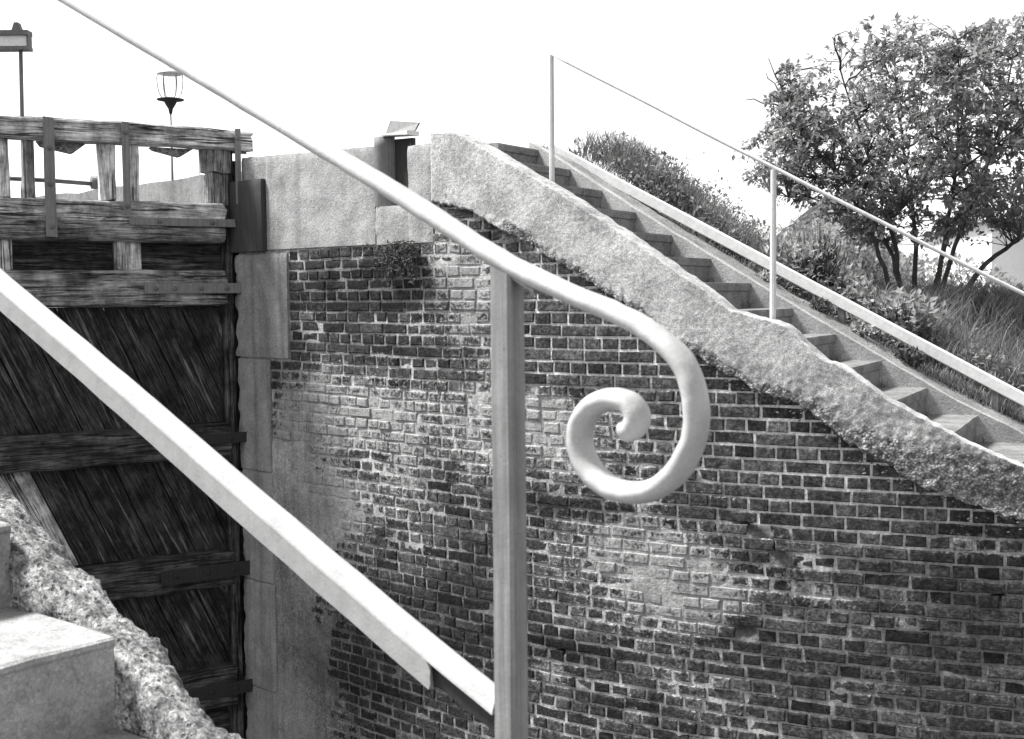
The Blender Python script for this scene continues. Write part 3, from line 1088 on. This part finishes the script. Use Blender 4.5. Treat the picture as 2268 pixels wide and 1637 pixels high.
strap(-.04, .72, .022, .100, .147, [(.1, .06), (.30, .06), (.5, .06), (.64, .06)])
strap(.02, .82, .525, .585, .152, [(.2, .555), (.6, .555)])
strap(1.33, 1.405, .43, 1.268, .172, [(1.367, .5), (1.367, .8), (1.367, 1.05)], 'z')
strap(.81, .862, .60, 1.268, .172, [(.836, .66), (.836, 1.19)], 'z')
strap(2.2, 2.26, .43, 1.268, .172, [(2.23, .5), (2.23, 1.1)], 'z')
strap(-.03, .015, .70, 1.27, .172, [(-.008, 1.2)], 'z')
strap(-.04, .42, -1.13, -1.05, .158, [(.1, -1.09), (.3, -1.09)])
strap(-.04, .66, -2.17, -2.06, .158, [(.1, -2.11), (.3, -2.11), (.55, -2.11)])
strap(-.04, .5, -3.10, -3.0, .158, [(.1, -3.05), (.3, -3.05)])

# ------------------------------------------------------------------ lamp and sign standing beyond the gate
LX, LY, LZ = -4.40, 16.0, 0.87
lp = empty('street_lamp', (LX, LY, LZ), 'lantern street lamp with a flared base on a thin pole beyond the gate', 'street lamp')
vs, fs = tube([(LX, LY, LZ), (LX, LY, LZ + .6), (LX, LY, LZ + 1.51)], [.03, .018, .010], 10)
mk('pole', vs, fs, M_STRAP, lp, smooth=True)
vs, fs = lathe([(.012, 1.49), (.022, 1.51), (.03, 1.56), (.055, 1.60), (.085, 1.655), (.11, 1.668), (.17, 1.672), (.175, 1.685), (.10, 1.70)], (LX, LY, LZ), 24)
mk('flared_base', vs, fs, M_DARKIRON, lp, smooth=True)
vs, fs = lathe([(.10, 1.702), (.135, 1.76), (.155, 1.86), (.16, 1.95), (.15, 2.0)], (LX, LY, LZ), 24)
mk('lantern_glass', vs, fs, M_LAMPGLASS, lp, smooth=True)
for k in range(6):
    an = k * math.pi / 3 + .3
    pts_ = [(LX + (r_ + .004) * math.cos(an), LY + (r_ + .004) * math.sin(an), LZ + z_) for r_, z_ in ((.10, 1.700), (.135, 1.76), (.155, 1.86), (.16, 1.95), (.15, 2.003))]
    vs, fs = tube(pts_, .006, 5)
    mk('glazing_bar', vs, fs, M_STRAP, lp)
vs, fs = lathe([(.155, 2.003), (.16, 2.012), (.10, 2.045), (.04, 2.075), (.015, 2.09), (.02, 2.11), (.005, 2.14)], (LX, LY, LZ), 24)
mk('cap', vs, fs, M_FARRAIL, lp, smooth=True)

sg = empty('sign_board', (-5.14, 13, 0.8), 'framed sign board on a thin pole at the top corner above the gate', 'sign')
vs, fs = tube([(-5.15, 13, .8), (-5.145, 13, 1.7), (-5.135, 13, 2.597)], [.024, .021, .020], 10)
mk('pole', vs, fs, M_IRON, sg, smooth=True)
for nm, x0, x1, z0, z1, y0, y1, mt in (('panel', -5.93, -5.06, 2.635, 2.75, 12.99, 13.05, M_SIGN), ('frame', -5.95, -5.04, 2.75, 2.80, 12.95, 13.09, M_IRON),
                                       ('frame', -5.95, -5.04, 2.598, 2.635, 12.95, 13.09, M_IRON), ('frame', -5.06, -5.04, 2.635, 2.75, 12.97, 13.07, M_IRON), ('cap', -5.22, -5.12, 2.80, 2.885, 12.98, 13.06, M_IRON)):
    q = [(x0, y0, z0), (x1, y0, z0), (x1, y1, z0), (x0, y1, z0)]
    k = .03 if nm == 'cap' else 0
    q += [(x0 + k, y0, z1), (x1 - k, y0, z1), (x1 - k, y1, z1), (x0 + k, y1, z1)]
    mk(nm, q, BOXF, mt, sg)

# ------------------------------------------------------------------ houses far behind
hs = empty('cottage', (10.3, 41, -1.7), 'pale gabled cottage half hidden behind the tree', 'house')
x0, x1, yf, yb = 8.0, 12.6, 40.0, 47.0
ev, ap = 1.15, 3.0
q = [(x0, yf, -1.9), (x1, yf, -1.9), (x1, yf, ev), (10.3, yf, ap), (x0, yf, ev), (x0, yb, -1.9), (x1, yb, -1.9), (x1, yb, ev), (10.3, yb, ap), (x0, yb, ev)]
mk('wall', q, [(0, 1, 2, 3, 4), (9, 8, 7, 6, 5), (0, 4, 9, 5), (1, 6, 7, 2)], M_PALEWALL, hs)
for sx in (-1, 1):
    xe = 10.3 + sx * 2.55
    ze = ap - (ap - ev) * 2.55 / 2.3
    q = [(10.3, yf - .25, ap + .02), (xe, yf - .25, ze + .02), (xe, yb + .2, ze + .02), (10.3, yb + .2, ap + .02)]
    q += [(a_, b_, c_ + .14) for a_, b_, c_ in q]
    mk('roof', q, BOXF, M_ROOF, hs)
for (xa, za, w_, h_) in ((10.55, 1.55, .62, .62), (9.0, -.6, .9, 1.2), (11.2, -.6, .9, 1.2)):
    fo = mk('window', [(xa - .1, yf - .06, za - .1), (xa + w_ + .1, yf - .06, za - .1), (xa + w_ + .1, yf - .002, za - .1), (xa - .1, yf - .002, za - .1),
                       (xa - .1, yf - .06, za + h_ + .1), (xa + w_ + .1, yf - .06, za + h_ + .1), (xa + w_ + .1, yf - .002, za + h_ + .1), (xa - .1, yf - .002, za + h_ + .1)], BOXF, M_WHITEWALL, hs)
    q = [(xa + .17, yf - .075, za + .12), (xa + w_ - .17, yf - .075, za + .12), (xa + w_ - .17, yf - .063, za + .12), (xa + .17, yf - .063, za + .12)]
    q += [(a_, b_, za + h_ - .12) for a_, b_, c_ in q]
    mk('pane', q, BOXF, M_GLASS, fo)
wh = empty('white_house', (13, 27, -1.7), 'white rendered house at the right edge behind the tree', 'house')
q = [(9.82, 25, -1.9), (16, 24, -1.9), (17, 31, -1.9), (10.8, 32, -1.9), (9.82, 25, 1.4), (16, 24, 1.4), (17, 31, 1.4), (10.8, 32, 1.4)]
mk('wall', q, BOXF, M_WHITEWALL, wh)
q = [(9.6, 24.8, 1.4), (16.2, 23.75, 1.4), (17.2, 31.2, 1.4), (10.6, 32.3, 1.4), (10.5, 28.4, 3.2), (16.5, 27.4, 3.2)]
mk('roof', q, [(0, 1, 5, 4), (2, 3, 4, 5), (0, 4, 3), (1, 2, 5), (0, 3, 2, 1)], M_PALEWALL, wh)
mk('chimney', [(15, 27.3, 3.0), (15.5, 27.3, 3.0), (15.5, 27.9, 3.0), (15, 27.9, 3.0), (15, 27.3, 3.8), (15.5, 27.3, 3.8), (15.5, 27.9, 3.8), (15, 27.9, 3.8)], BOXF, M_PALEWALL, wh)
q = [(12.0, 24.58, -.6), (12.9, 24.435, -.6), (12.91, 24.50, -.6), (12.01, 24.645, -.6)]
q += [(a_, b_, .7) for a_, b_, c_ in q]
mk('window', q, BOXF, M_GLASS, wh)

# ------------------------------------------------------------------ vegetation


def leaf(vs, fs, c, d, n, ln, wd, fold=.25):
    """one pointed leaf: base at c, pointing along d, normal n"""
    d = d.normalized(); x = d.cross(n)
    x = x.normalized() if x.length > 1e-4 else Vector((1, 0, 0))
    n = x.cross(d)
    b = len(vs)
    m1 = c + d * ln * .45 - n * wd * fold * .4
    vs += [c, m1 + x * wd * .5 + n * wd * fold * .5, c + d * ln - n * ln * .12, m1 - x * wd * .5 + n * wd * fold * .5, m1]
    fs += [(b, b + 1, b + 4), (b + 1, b + 2, b + 4), (b + 2, b + 3, b + 4), (b + 3, b, b + 4)]


def rv3(r):
    while True:
        v = Vector((r.uniform(-1, 1), r.uniform(-1, 1), r.uniform(-1, 1)))
        if .01 < v.length < 1:
            return v


TR = random.Random(21)
tree = empty('shrub_tree', (3.75, 11.2, -.2), 'leafy multi-stemmed tree on the grassy bank by the steps', 'tree')
stems = [  # base, then way points up the stem
    [(3.45, 11.0, -.2), (3.36, 11.0, .2), (3.2, 11.05, .65), (2.9, 11.1, 1.1), (2.5, 11.1, 1.55)],
    [(3.55, 11.1, -.2), (3.50, 11.1, .3), (3.40, 11.1, .8), (3.2, 11.2, 1.4), (3.0, 11.2, 2.0)],
    [(3.72, 11.3, -.2), (3.74, 11.3, .4), (3.68, 11.35, 1.0), (3.6, 11.4, 1.6), (3.55, 11.4, 2.25)],
    [(3.80, 11.0, -.2), (3.88, 10.95, .45), (3.95, 10.9, 1.0), (4.0, 10.9, 1.6), (3.95, 10.9, 2.2)],
    [(3.90, 11.2, -.2), (4.05, 11.2, .4), (4.3, 11.25, .95), (4.5, 11.3, 1.5), (4.6, 11.3, 2.1)],
    [(3.93, 10.9, -.2), (4.2, 10.85, .22), (4.55, 10.8, .50), (4.95, 10.8, .9), (5.2, 10.85, 1.4)],
    [(3.60, 11.2, -.2), (3.55, 11.35, .3), (3.3, 11.6, .9), (2.9, 11.8, 1.4), (2.7, 11.9, 1.8)],
    [(3.85, 11.3, -.2), (4.1, 11.5, .5), (4.5, 11.8, 1.1), (4.9, 11.9, 1.6), (5.2, 12.0, 2.0)],
]
nodes = []
limbs = []
for st in stems:
    P_ = [Vector(p) for p in st]
    fine_ = []
    for a_, b_ in zip(P_, P_[1:]):
        for k in range(4):
            fine_.append(a_.lerp(b_, k / 4) + rv3(TR) * .012)
    fine_.append(P_[-1])
    rad = [max(.008, .027 * (1 - i / (len(fine_) + 2))) for i in range(len(fine_))]
    vs, fs = tube(fine_, rad, 8)
    mk('trunk', vs, fs, M_BARK, tree, smooth=True)
    nodes += fine_[5:]
    for b_ in range(9):
        i0 = TR.randint(6, len(fine_) - 1)
        a_ = fine_[i0]
        dv = rv3(TR); dv.z = abs(dv.z) * .7 + .1
        dv = dv.normalized() + (a_ - Vector((3.8, 11.2, a_.z))) * .35
        L_ = TR.uniform(.35, .8)
        br = [a_ + dv * (L_ * q_ / 5) + rv3(TR) * .025 + Vector((0, 0, -.05 * (q_ / 5) ** 2)) for q_ in range(6)]
        br[0] = a_
        vs, fs = tube(br, [.013, .011, .009, .007, .006, .004], 5)
        limbs.append((vs, fs))
        nodes += br[1:]
CC, CR = Vector((3.98, 11.2, 1.30)), Vector((1.95, 1.25, 1.14))
anchors = []
while len(anchors) < 2500:
    v = rv3(TR)
    if TR.random() > .25 + .75 * v.length:
        continue
    p = CC + Vector((v.x * CR.x, v.y * CR.y, v.z * CR.z))
    p += Vector((n1(p, 1.6), n1(p + Vector((5, 0, 0)), 1.6), n1(p + Vector((0, 7, 0)), 1.6))) * .28
    lowlim = interp(p.x, [(2.0, 1.2), (2.4, .82), (2.9, .66), (3.25, .46), (3.8, .40), (4.2, .45), (4.8, .6), (5.5, .8)])
    if p.z < lowlim:
        continue
    if fr(p, 2.3, 3) < -.22:
        continue
    anchors.append(p)
tw = []
lv, lf = [], []
for p in anchors:
    q = min(nodes, key=lambda n_: (n_ - p).length + max(0, n_.z - p.z) * .8)
    mid = q.lerp(p, .55) + rv3(TR) * .06 + Vector((0, 0, .03))
    tw.append(tube([q, mid, p], [.0045, .003, .0015], 4, cap=False))
    d0 = (p - q).normalized()
    for k in range(TR.randint(11, 16)):
        f = TR.uniform(.0, 1.12)
        base = mid.lerp(p, f) + rv3(TR) * .035
        d = (d0 * .5 + rv3(TR) + Vector((0, 0, -.15)))
        n_ = Vector((0, 0, 1)) + rv3(TR) * .8
        ln = TR.uniform(.04, .078)
        leaf(lv, lf, base, d, n_, ln, ln * TR.uniform(.42, .6))
vs, fs = join(*(tw + limbs))
mk('branches', vs, fs, M_BARK, tree)
tag(mk('crown', lv, lf, M_LEAF, tree), kind='stuff')


def clump(name, c, rx, rz, n, ln, mat, label, cat, group, seed, wide=.6, up=.4):
    r = random.Random(seed)
    root = empty(name, c, label, cat, group)
    c = Vector(c)
    stalks, vs, fs = [], [], []
    for k in range(n):
        v = rv3(r)
        p = c + Vector((v.x * rx, v.y * rx, (v.z * .5 + .55) * rz))
        if k % 4 == 0:
            stalks.append(tube([c + Vector((v.x * rx * .2, v.y * rx * .2, -.05)), c.lerp(p, .6) + rv3(r) * .02, p], [.005, .004, .002], 4, cap=False))
        leaf(vs, fs, p, rv3(r) + Vector((0, 0, up)), Vector((0, -.3, 1)) + rv3(r) * .7, ln * r.uniform(.6, 1.2), ln * wide * r.uniform(.7, 1.1))
    a_, b_ = join(*stalks)
    mk('stem', a_, b_, M_BARK, root)
    mk('leaves', vs, fs, mat, root)
    return root


GRP = 'plants on the bank behind the steps'


def bank(s, off):
    p = W(s, off, 0)
    p.z = max(ground_z(p.x, p.y), nosing(s) + bank_rise(s) - .03)
    return p


def plant(s, off, rx, rz, n, ln, mat, label, seed, name='weed', cat='plant', **kw):
    clump(name, bank(s, off), rx, rz, n, ln, mat, label, cat, GRP, seed, **kw)


plant(.43, 2.32, .14, .28, 130, .07, M_WEED, 'pale leafy weed just left of the second slim post', 1)
plant(.74, 2.36, .20, .36, 220, .075, M_WEED, 'rounded pale weed just right of the second slim post', 2)
plant(.90, 2.36, .13, .44, 260, .07, M_SHRUB, 'dark upright shrub between two pale weeds near the slim post', 3, 'dark_shrub', 'shrub', wide=.3, up=1.2)
plant(1.13, 2.36, .17, .34, 180, .07, M_WEED, 'pale leafy weed in front of the cottage gable', 4)
plant(1.33, 2.30, .14, .28, 150, .065, M_WEED, 'low pale weed below and left of the tree stems', 5)
plant(1.66, 2.42, .30, .34, 380, .075, M_WEED, 'broad pale weed spreading below the tree stems', 6)
plant(1.78, 2.22, .17, .22, 220, .065, M_SHRUB, 'dark leafy plant under the broad pale weed', 7, 'dark_shrub', 'shrub')
plant(.60, 1.66, .07, .08, 60, .045, M_WEED, 'small pale weed under the low rail near the slim post', 8)
plant(1.42, 1.62, .09, .10, 80, .05, M_WEED, 'small pale weed under the low rail midway down the steps', 9)
plant(1.05, 1.68, .10, .09, 90, .045, M_SHRUB, 'small dark weed beneath the low rail', 10, 'dark_shrub', 'shrub')
plant(1.80, 1.60, .12, .11, 160, .045, M_SHRUB, 'dark weed beneath the low rail nearest the lower steps', 11, 'dark_shrub', 'shrub')
for (bx, by, rx_, rz_, lab, sd2) in ((4.25, 16.6, 1.0, 1.9, 'grey bush left of the cottage behind the slim post', 31), (4.95, 17.2, 1.0, 1.45, 'low round bush in front of the cottage gable', 32),
                                    (6.1, 18.0, 1.4, 1.35, 'spreading bush behind the tree stems', 33)):
    clump('bush', (bx, by, max(ground_z(bx, by), -.9)), rx_, rz_, 2600, .11, M_BUSH, lab, 'bush', 'bushes between the bank and the cottage', sd2)
WG = random.Random(44)
ww_ = empty('wall_weed', W(-1.5, -.02, .3), 'straggly weed hanging from the joint under the coping', 'plant')
stk, vs, fs = [], [], []
for k in range(75):
    s0 = WG.gauss(-1.50, .10)
    z0 = .335 - abs(WG.gauss(0, .05))
    L_ = WG.uniform(.06, .26)
    dx = WG.gauss(0, .10)
    upw = WG.uniform(.0, .05)
    p_ = [W(s0 + dx * q_, -.015 - .05 * math.sin(q_ * 2.2) - .012 * WG.random(), z0 + upw * math.sin(q_ * 3.1) - L_ * q_ * q_) for q_ in (0, .25, .5, .75, 1)]
    stk.append(tube(p_, [.0028, .0025, .002, .0016, .001], 4, cap=False))
    for a_ in range(WG.randint(4, 9)):
        f_ = WG.uniform(.15, 1); i_ = min(3, int(f_ * 4)); b_ = p_[i_].lerp(p_[i_ + 1], f_ * 4 - i_)
        leaf(vs, fs, b_, rv3(WG) + Vector((0, -.2, -.1)), Vector((-.4, -.8, .5)) + rv3(WG) * .6, WG.uniform(.02, .045), WG.uniform(.007, .014))
a_, b_ = join(*stk)
mk('stem', a_, b_, M_BARK, ww_)
mk('leaves', vs, fs, M_SHRUB, ww_)

GR = random.Random(3)
uv_, uf_ = [], []
for k in range(15000):
    s = GR.uniform(-1.6, 3.3)
    off = 1.95 + abs(GR.gauss(0, .8))
    q = bank(s, min(off, 2.4)) + N2 * max(0, off - 2.4)
    if n1(q, 2.2) < -.1: continue
    h_ = GR.uniform(.02, .24) * (.5 if off < 2.1 else 1) * (.8 + .5 * n1(q, 1.3))
    ln = GR.uniform(.025, .06)
    leaf(uv_, uf_, q + Vector((0, 0, h_)), rv3(GR) + Vector((0, 0, .3)), Vector((0, -.3, 1)) + rv3(GR) * .8, ln, ln * GR.uniform(.35, .6))
tag(mk('undergrowth', uv_, uf_, M_UNDER), 'tangle of small leaves among the grass on the bank', 'undergrowth', kind='stuff')
gv, gf = [], []


def blade(p, h, lean, wd):
    b = len(gv)
    an = GR.uniform(0, math.tau)
    x = Vector((math.cos(an), math.sin(an), 0)) * wd
    a2_ = GR.uniform(0, math.tau)
    l_ = Vector((math.cos(a2_), math.sin(a2_), 0)) * lean
    m1 = p + Vector((0, 0, h * .5)) + l_ * .25
    m2 = p + Vector((0, 0, h * .85)) + l_ * .65
    tip = p + Vector((0, 0, h)) + l_
    gv.extend([p - x, p + x, m1 + x * .8, m1 - x * .8, m2 + x * .5, m2 - x * .5, tip])
    gf.extend([(b, b + 1, b + 2, b + 3), (b + 3, b + 2, b + 4, b + 5), (b + 5, b + 4, b + 6)])


for k in range(24000):
    s = GR.uniform(-1.7, 3.3)
    off = 1.56 + abs(GR.gauss(0, 1.0))
    if off > 5: continue
    p = bank(s, off) if off < 2.4 else None
    if p is None:
        q = W(s, 2.4, 0) + N2 * (off - 2.4)
        p = Vector((q.x, q.y, max(ground_z(q.x, q.y), nosing(s) + bank_rise(s) - .03 if off < 3 else -9)))
    hgt = (.16 + .12 * max(0, n1(p, 1.2) + .3)) * GR.uniform(.5, 1.25)
    if off < 2.08: hgt *= .35 if s > .3 else .22
    if .55 < s < 1.5: hgt *= .75
    if s > 1.3: hgt *= 1.15
    blade(p - Vector((0, 0, .03)), hgt, hgt * GR.uniform(.2, .8), GR.uniform(.002, .0045))
for k in range(9000):
    x = GR.gauss(4.2, .8); y = GR.gauss(10.6, .8)
    p = Vector((x, y, ground_z(x, y) - .03))
    u_, w_ = uw(x, y)
    if w_ < 2.2: continue
    hgt = GR.uniform(.12, .30)
    blade(p, hgt, hgt * GR.uniform(.3, 1.0), GR.uniform(.003, .006))
for k in range(5000):
    x = GR.uniform(-2, 9); y = GR.uniform(11, 16)
    p = Vector((x, y, ground_z(x, y) - .03))
    hgt = GR.uniform(.12, .35)
    blade(p, hgt, hgt * GR.uniform(.3, .8), GR.uniform(.005, .009))
tag(mk('grass', gv, gf, M_GRASS), 'long rough grass covering the bank behind the steps', 'grass', kind='stuff')
# tiny weeds and dirt on the coping edge and the steps
gv, gf = [], []
for k in range(260):
    s = GR.uniform(-3.2, -1.25)
    zt = 1.05 - .03 * (s + 3.2)
    if -1.78 < s < -1.43: continue
    blade(W(s, GR.uniform(.0, .1), zt - .03), GR.uniform(.015, .05), .02, .002)
for k in range(420):
    kk = GR.randint(-4, 6)
    s = .605 + .335 * kk - .335 + GR.uniform(-.0, .05)
    blade(WS(s, GR.choice((GR.uniform(.3, .45), GR.uniform(1.1, 1.29))), .062 - .168 * kk - .01), GR.uniform(.02, .07), .03, .0025)
tag(mk('weeds', gv, gf, M_GRASS), 'fine tufts of weed on the coping and in the step corners', 'weeds', kind='stuff')

# ------------------------------------------------------------------ the near side: steps, rough kerb, railing with a scroll
DV = Vector((-.7707, .6371, 0))
EV = Vector((.6371, .7707, 0))
Q0 = Vector((-.0053, 1.65, 0))


def R(t, off, z):
    return Q0 + DV * t + EV * off + Vector((0, 0, z))


def nose(t):
    return -.618 + .461 * (t - .894)


ns_ = empty('near_staircase', R(0, -.5, -1.6), 'worn concrete steps with a rough broken kerb in the lower left corner', 'staircase')
# kerb
kt = np.arange(-1.4, 2.7, .009)
outline = [(-.052, -.62), (-.050, -.30), (-.040, -.07), (-.018, -.050), (.03, -.062), (.066, -.085), (.082, -.115), (.088, -.30), (.09, -.62)]
prof = []
for (a0, b0_), (a1_, b1_) in zip(outline, outline[1:]):
    L = math.hypot(a1_ - a0, b1_ - b0_)
    n_ = max(1, int(L / .011))
    for k in range(n_):
        prof.append((a0 + (a1_ - a0) * k / n_, b0_ + (b1_ - b0_) * k / n_))
prof.append(outline[-1])
m_ = len(prof)
vs, fs = [], []
cen = Vector((0.02, 0, -.3))
for t in kt:
    zl = nose(t)
    for (o, dz) in prof:
        k = Vector((t, o * 1.0, zl + dz))
        a_ = .018 * fr(k, 9, 4) + .008 * fr(k, 60, 4) + .006 * (mnoise.voronoi(k * 30)[0][0] - .3) * (1 if dz > -.5 else .3)
        a_ += -.03 * max(0, n1(k, 5.5) - .12)
        vs.append(R(t, o + a_ * (1 if o > .02 else -1) * .8, zl + dz + (a_ if dz > -.2 else a_ * .25)))
for i in range(len(kt) - 1):
    for k in range(m_ - 1):
        fs.append((i * m_ + k, (i + 1) * m_ + k, (i + 1) * m_ + k + 1, i * m_ + k + 1))
mk('kerb', vs, fs, M_NEARKERB, ns_, smooth=True)
q = [R(-2.2, .0, -3.75), R(3, .0, -3.75), R(3, .075, -3.75), R(-2.2, .075, -3.75), R(-2.2, .0, nose(-2.2) - .5), R(3, .0, nose(3) - .5), R(3, .075, nose(3) - .5), R(-2.2, .075, nose(-2.2) - .5)]
mk('side_wall', q, BOXF, M_CHAMBER, ns_)
for k in range(-8, 6):
    t0 = .894 + .364 * k
    z1 = -.618 + .168 * k
    prof = [(t0 + .012, z1 - .34), (t0 + .010, z1 - .02), (t0 + .002, z1 - .012), (t0 + .004, z1 - .004), (t0 + .012, z1), (t0 + .15, z1 + .002), (t0 + .30, z1), (t0 + .40, z1 - .002), (t0 + .40, z1 - .34)]
    vs, fs = [], []
    no = 40
    for i in range(no + 1):
        off = -2.2 + (2.2 - .046) * i / no
        for j_, (t, z) in enumerate(prof):
            wv = .006 * fr((t * 5 + k, off * 6, z * 5), 1, 3)
            vs.append(R(t + (wv if j_ < 5 else 0) + (.01 * max(0, n1((off * 9, k, 2))) if j_ in (2, 3) else 0), off, z + (wv * .5 if j_ > 1 and j_ < 7 else 0)))
    m_ = len(prof)
    for i in range(no):
        for j_ in range(m_):
            j2 = (j_ + 1) % m_
            fs.append((i * m_ + j2, i * m_ + j_, (i + 1) * m_ + j_, (i + 1) * m_ + j2))
    fs += [tuple(range(m_)), tuple(no * m_ + m_ - 1 - j_ for j_ in range(m_))]
    mk('step', vs, fs, M_NEARSTEP, ns_)

rl = empty('scroll_railing', R(0, 0, -1.0), 'painted iron railing with a scrolled handrail end in front of the brick wall', 'railing')
raw = [(2.4, 1.19), (1.6, .815), (.8658, .465), (.4322, .257), (.188, .138), (.0185, .0500), (-.0964, .0030), (-.170, -.0225), (-.215, -.041), (-.2500, -.062), (-.2740, -.0830), (-.2889, -.1119), (-.2948, -.1478),
       (-.2886, -.1842), (-.2675, -.2191), (-.2349, -.2435), (-.2006, -.2515), (-.1640, -.2461), (-.1353, -.2255), (-.1208, -.1965), (-.1240, -.1680), (-.1425, -.1450),
       (-.1720, -.1340), (-.1990, -.1390), (-.2100, -.1545), (-.2040, -.1690), (-.1920, -.1740)]


def catmull(P_, n):
    out_ = []
    P_ = [P_[0]] + P_ + [P_[-1]]
    for i in range(1, len(P_) - 2):
        p0_, p1_, p2_, p3_ = [np.array(x) for x in P_[i - 1:i + 3]]
        for k in range(n):
            t = k / n
            out_.append(tuple(.5 * (2 * p1_ + (p2_ - p0_) * t + (2 * p0_ - 5 * p1_ + 4 * p2_ - p3_) * t * t + (3 * p1_ - p0_ - 3 * p2_ + p3_) * t ** 3)))
    out_.append(tuple(P_[-1]))
    return out_


pl_ = catmull(raw, 10)
pts = [R(t, 0, z) for t, z in pl_]
rad = []
for i, (t, z) in enumerate(pl_):
    f = i / (len(pl_) - 1)
    r_ = 1.0 + .05 * n1((t * 22, z * 22, 0)) + .10 * sstep(.35, .55, f)
    if i > len(pl_) - 6:
        r_ *= [1, 1.04, 1.03, .96, .78, .45][i - (len(pl_) - 6)]
    rad.append(r_)
vs, fs = tube(pts, rad, 20, up=EV, ell=(.0130, .0215))
vs = [v + Vector((n1(v * 55), n1(v * 55 + Vector((9, 0, 0))), n1(v * 55 + Vector((0, 9, 0))))) * .0009 + Vector((0, 0, .0005 * n1(v * 18))) for v in vs]
mk('handrail', vs, fs, M_RAIL, rl, smooth=True)
lt0 = lambda t: interp(-t, [(-p_[0], p_[1]) for p_ in raw[:9]])
vs, fs, gs = beam(R(-.018, -.018, -1.1), (0, 0, 1), DV, EV, 1.138, .036, .036, seg=.03, rough=.0008, ch=.004, across=2)
mk('post', vs, fs, M_POST, rl)
vs, fs, gs = beam(R(-.055, -.013, lt0(-.055) - .021), (DV + Vector((0, 0, .52))).normalized(), EV, Vector((0, 0, 1)), .13, .026, .007, seg=.02, rough=.0006, ch=.002)
mk('bracket', vs, fs, M_POST, rl)
# second post further up, out of view to the left, carries the rail
vs, fs, gs = beam(R(1.9, -.018, nose(1.9) - .2), (0, 0, 1), DV, EV, 1.34, .036, .036, seg=.1, rough=.0008, ch=.004, across=2)
mk('post', vs, fs, M_POST, rl)


def bar(t0, t1, ztop_, zbot_, o0, o1, n=50):
    vs, fs = [], []
    for i in range(n + 1):
        t = t0 + (t1 - t0) * i / n
        a_, b_ = ztop_(t), zbot_(t)
        wv = .0012 * n1((t * 12, 0, 3))
        c_ = .003
        for (o, z) in ((o0, b_ + c_), (o0, a_ - c_), (o0 + c_, a_), (o1 - c_, a_), (o1, a_ - c_), (o1, b_ + c_), (o1 - c_, b_), (o0 + c_, b_)):
            vs.append(R(t, o + wv, z + wv))
    for i in range(n):
        for k in range(8):
            k2 = (k + 1) % 8
            fs.append((i * 8 + k, i * 8 + k2, i * 8 + 8 + k2, i * 8 + 8 + k))
    fs += [tuple(range(7, -1, -1)), tuple(n * 8 + k for k in range(8))]
    return vs, fs


LT = [(-.1, -.600), (.034, -.5437), (.2, -.4716), (.5986, -.2904), (.8822, -.1576), (1.335, .0482), (2.4, .535)]
lt = lambda t: interp(t, LT)
def sweep(prof_, t0, t1, n=60, rag=0.0):
    vs, fs = [], []
    m_ = len(prof_)
    for i in range(n + 1):
        t = t0 + (t1 - t0) * i / n
        wv = .0010 * n1((t * 12, 0, 3))
        for k, (o, dz) in enumerate(prof_):
            tt = t + (rag * (.5 + n1((dz * 120, 5, 1))) if i == 0 else 0)
            vs.append(R(tt, o + wv, lt(tt) + dz + wv))
    for i in range(n):
        for k in range(m_):
            k2 = (k + 1) % m_
            fs.append((i * m_ + k, i * m_ + k2, (i + 1) * m_ + k2, (i + 1) * m_ + k))
    fs += [tuple(range(m_ - 1, -1, -1)), tuple(n * m_ + k for k in range(m_))]
    return vs, fs


vs, fs = sweep([(-.019, -.030), (-.0185, -.026), (-.012, -.010), (-.006, -.003), (0, 0), (.008, -.003), (.014, -.012), (.015, -.030)], .019, 1.882)
mk('lower_rail', vs, fs, M_RAIL, rl)
vs, fs = sweep([(-.0185, -.070), (-.0185, -.060), (-.0185, -.050), (-.0185, -.040), (-.0185, -.0305), (-.008, -.0305), (-.008, -.070)], .128, 1.882, rag=.016)
mk('lower_plate', vs, fs, M_LOWRAIL, rl)
vs, fs = bar(.019, .15, lambda t: lt(t) - .0310, lambda t: lt(t) - .066, -.006, .002, 8)
o = mk('lower_plate', vs, fs, M_DARKIRON, rl)
o['label'] = 'dark bare stretch of the lower bar next to the post'
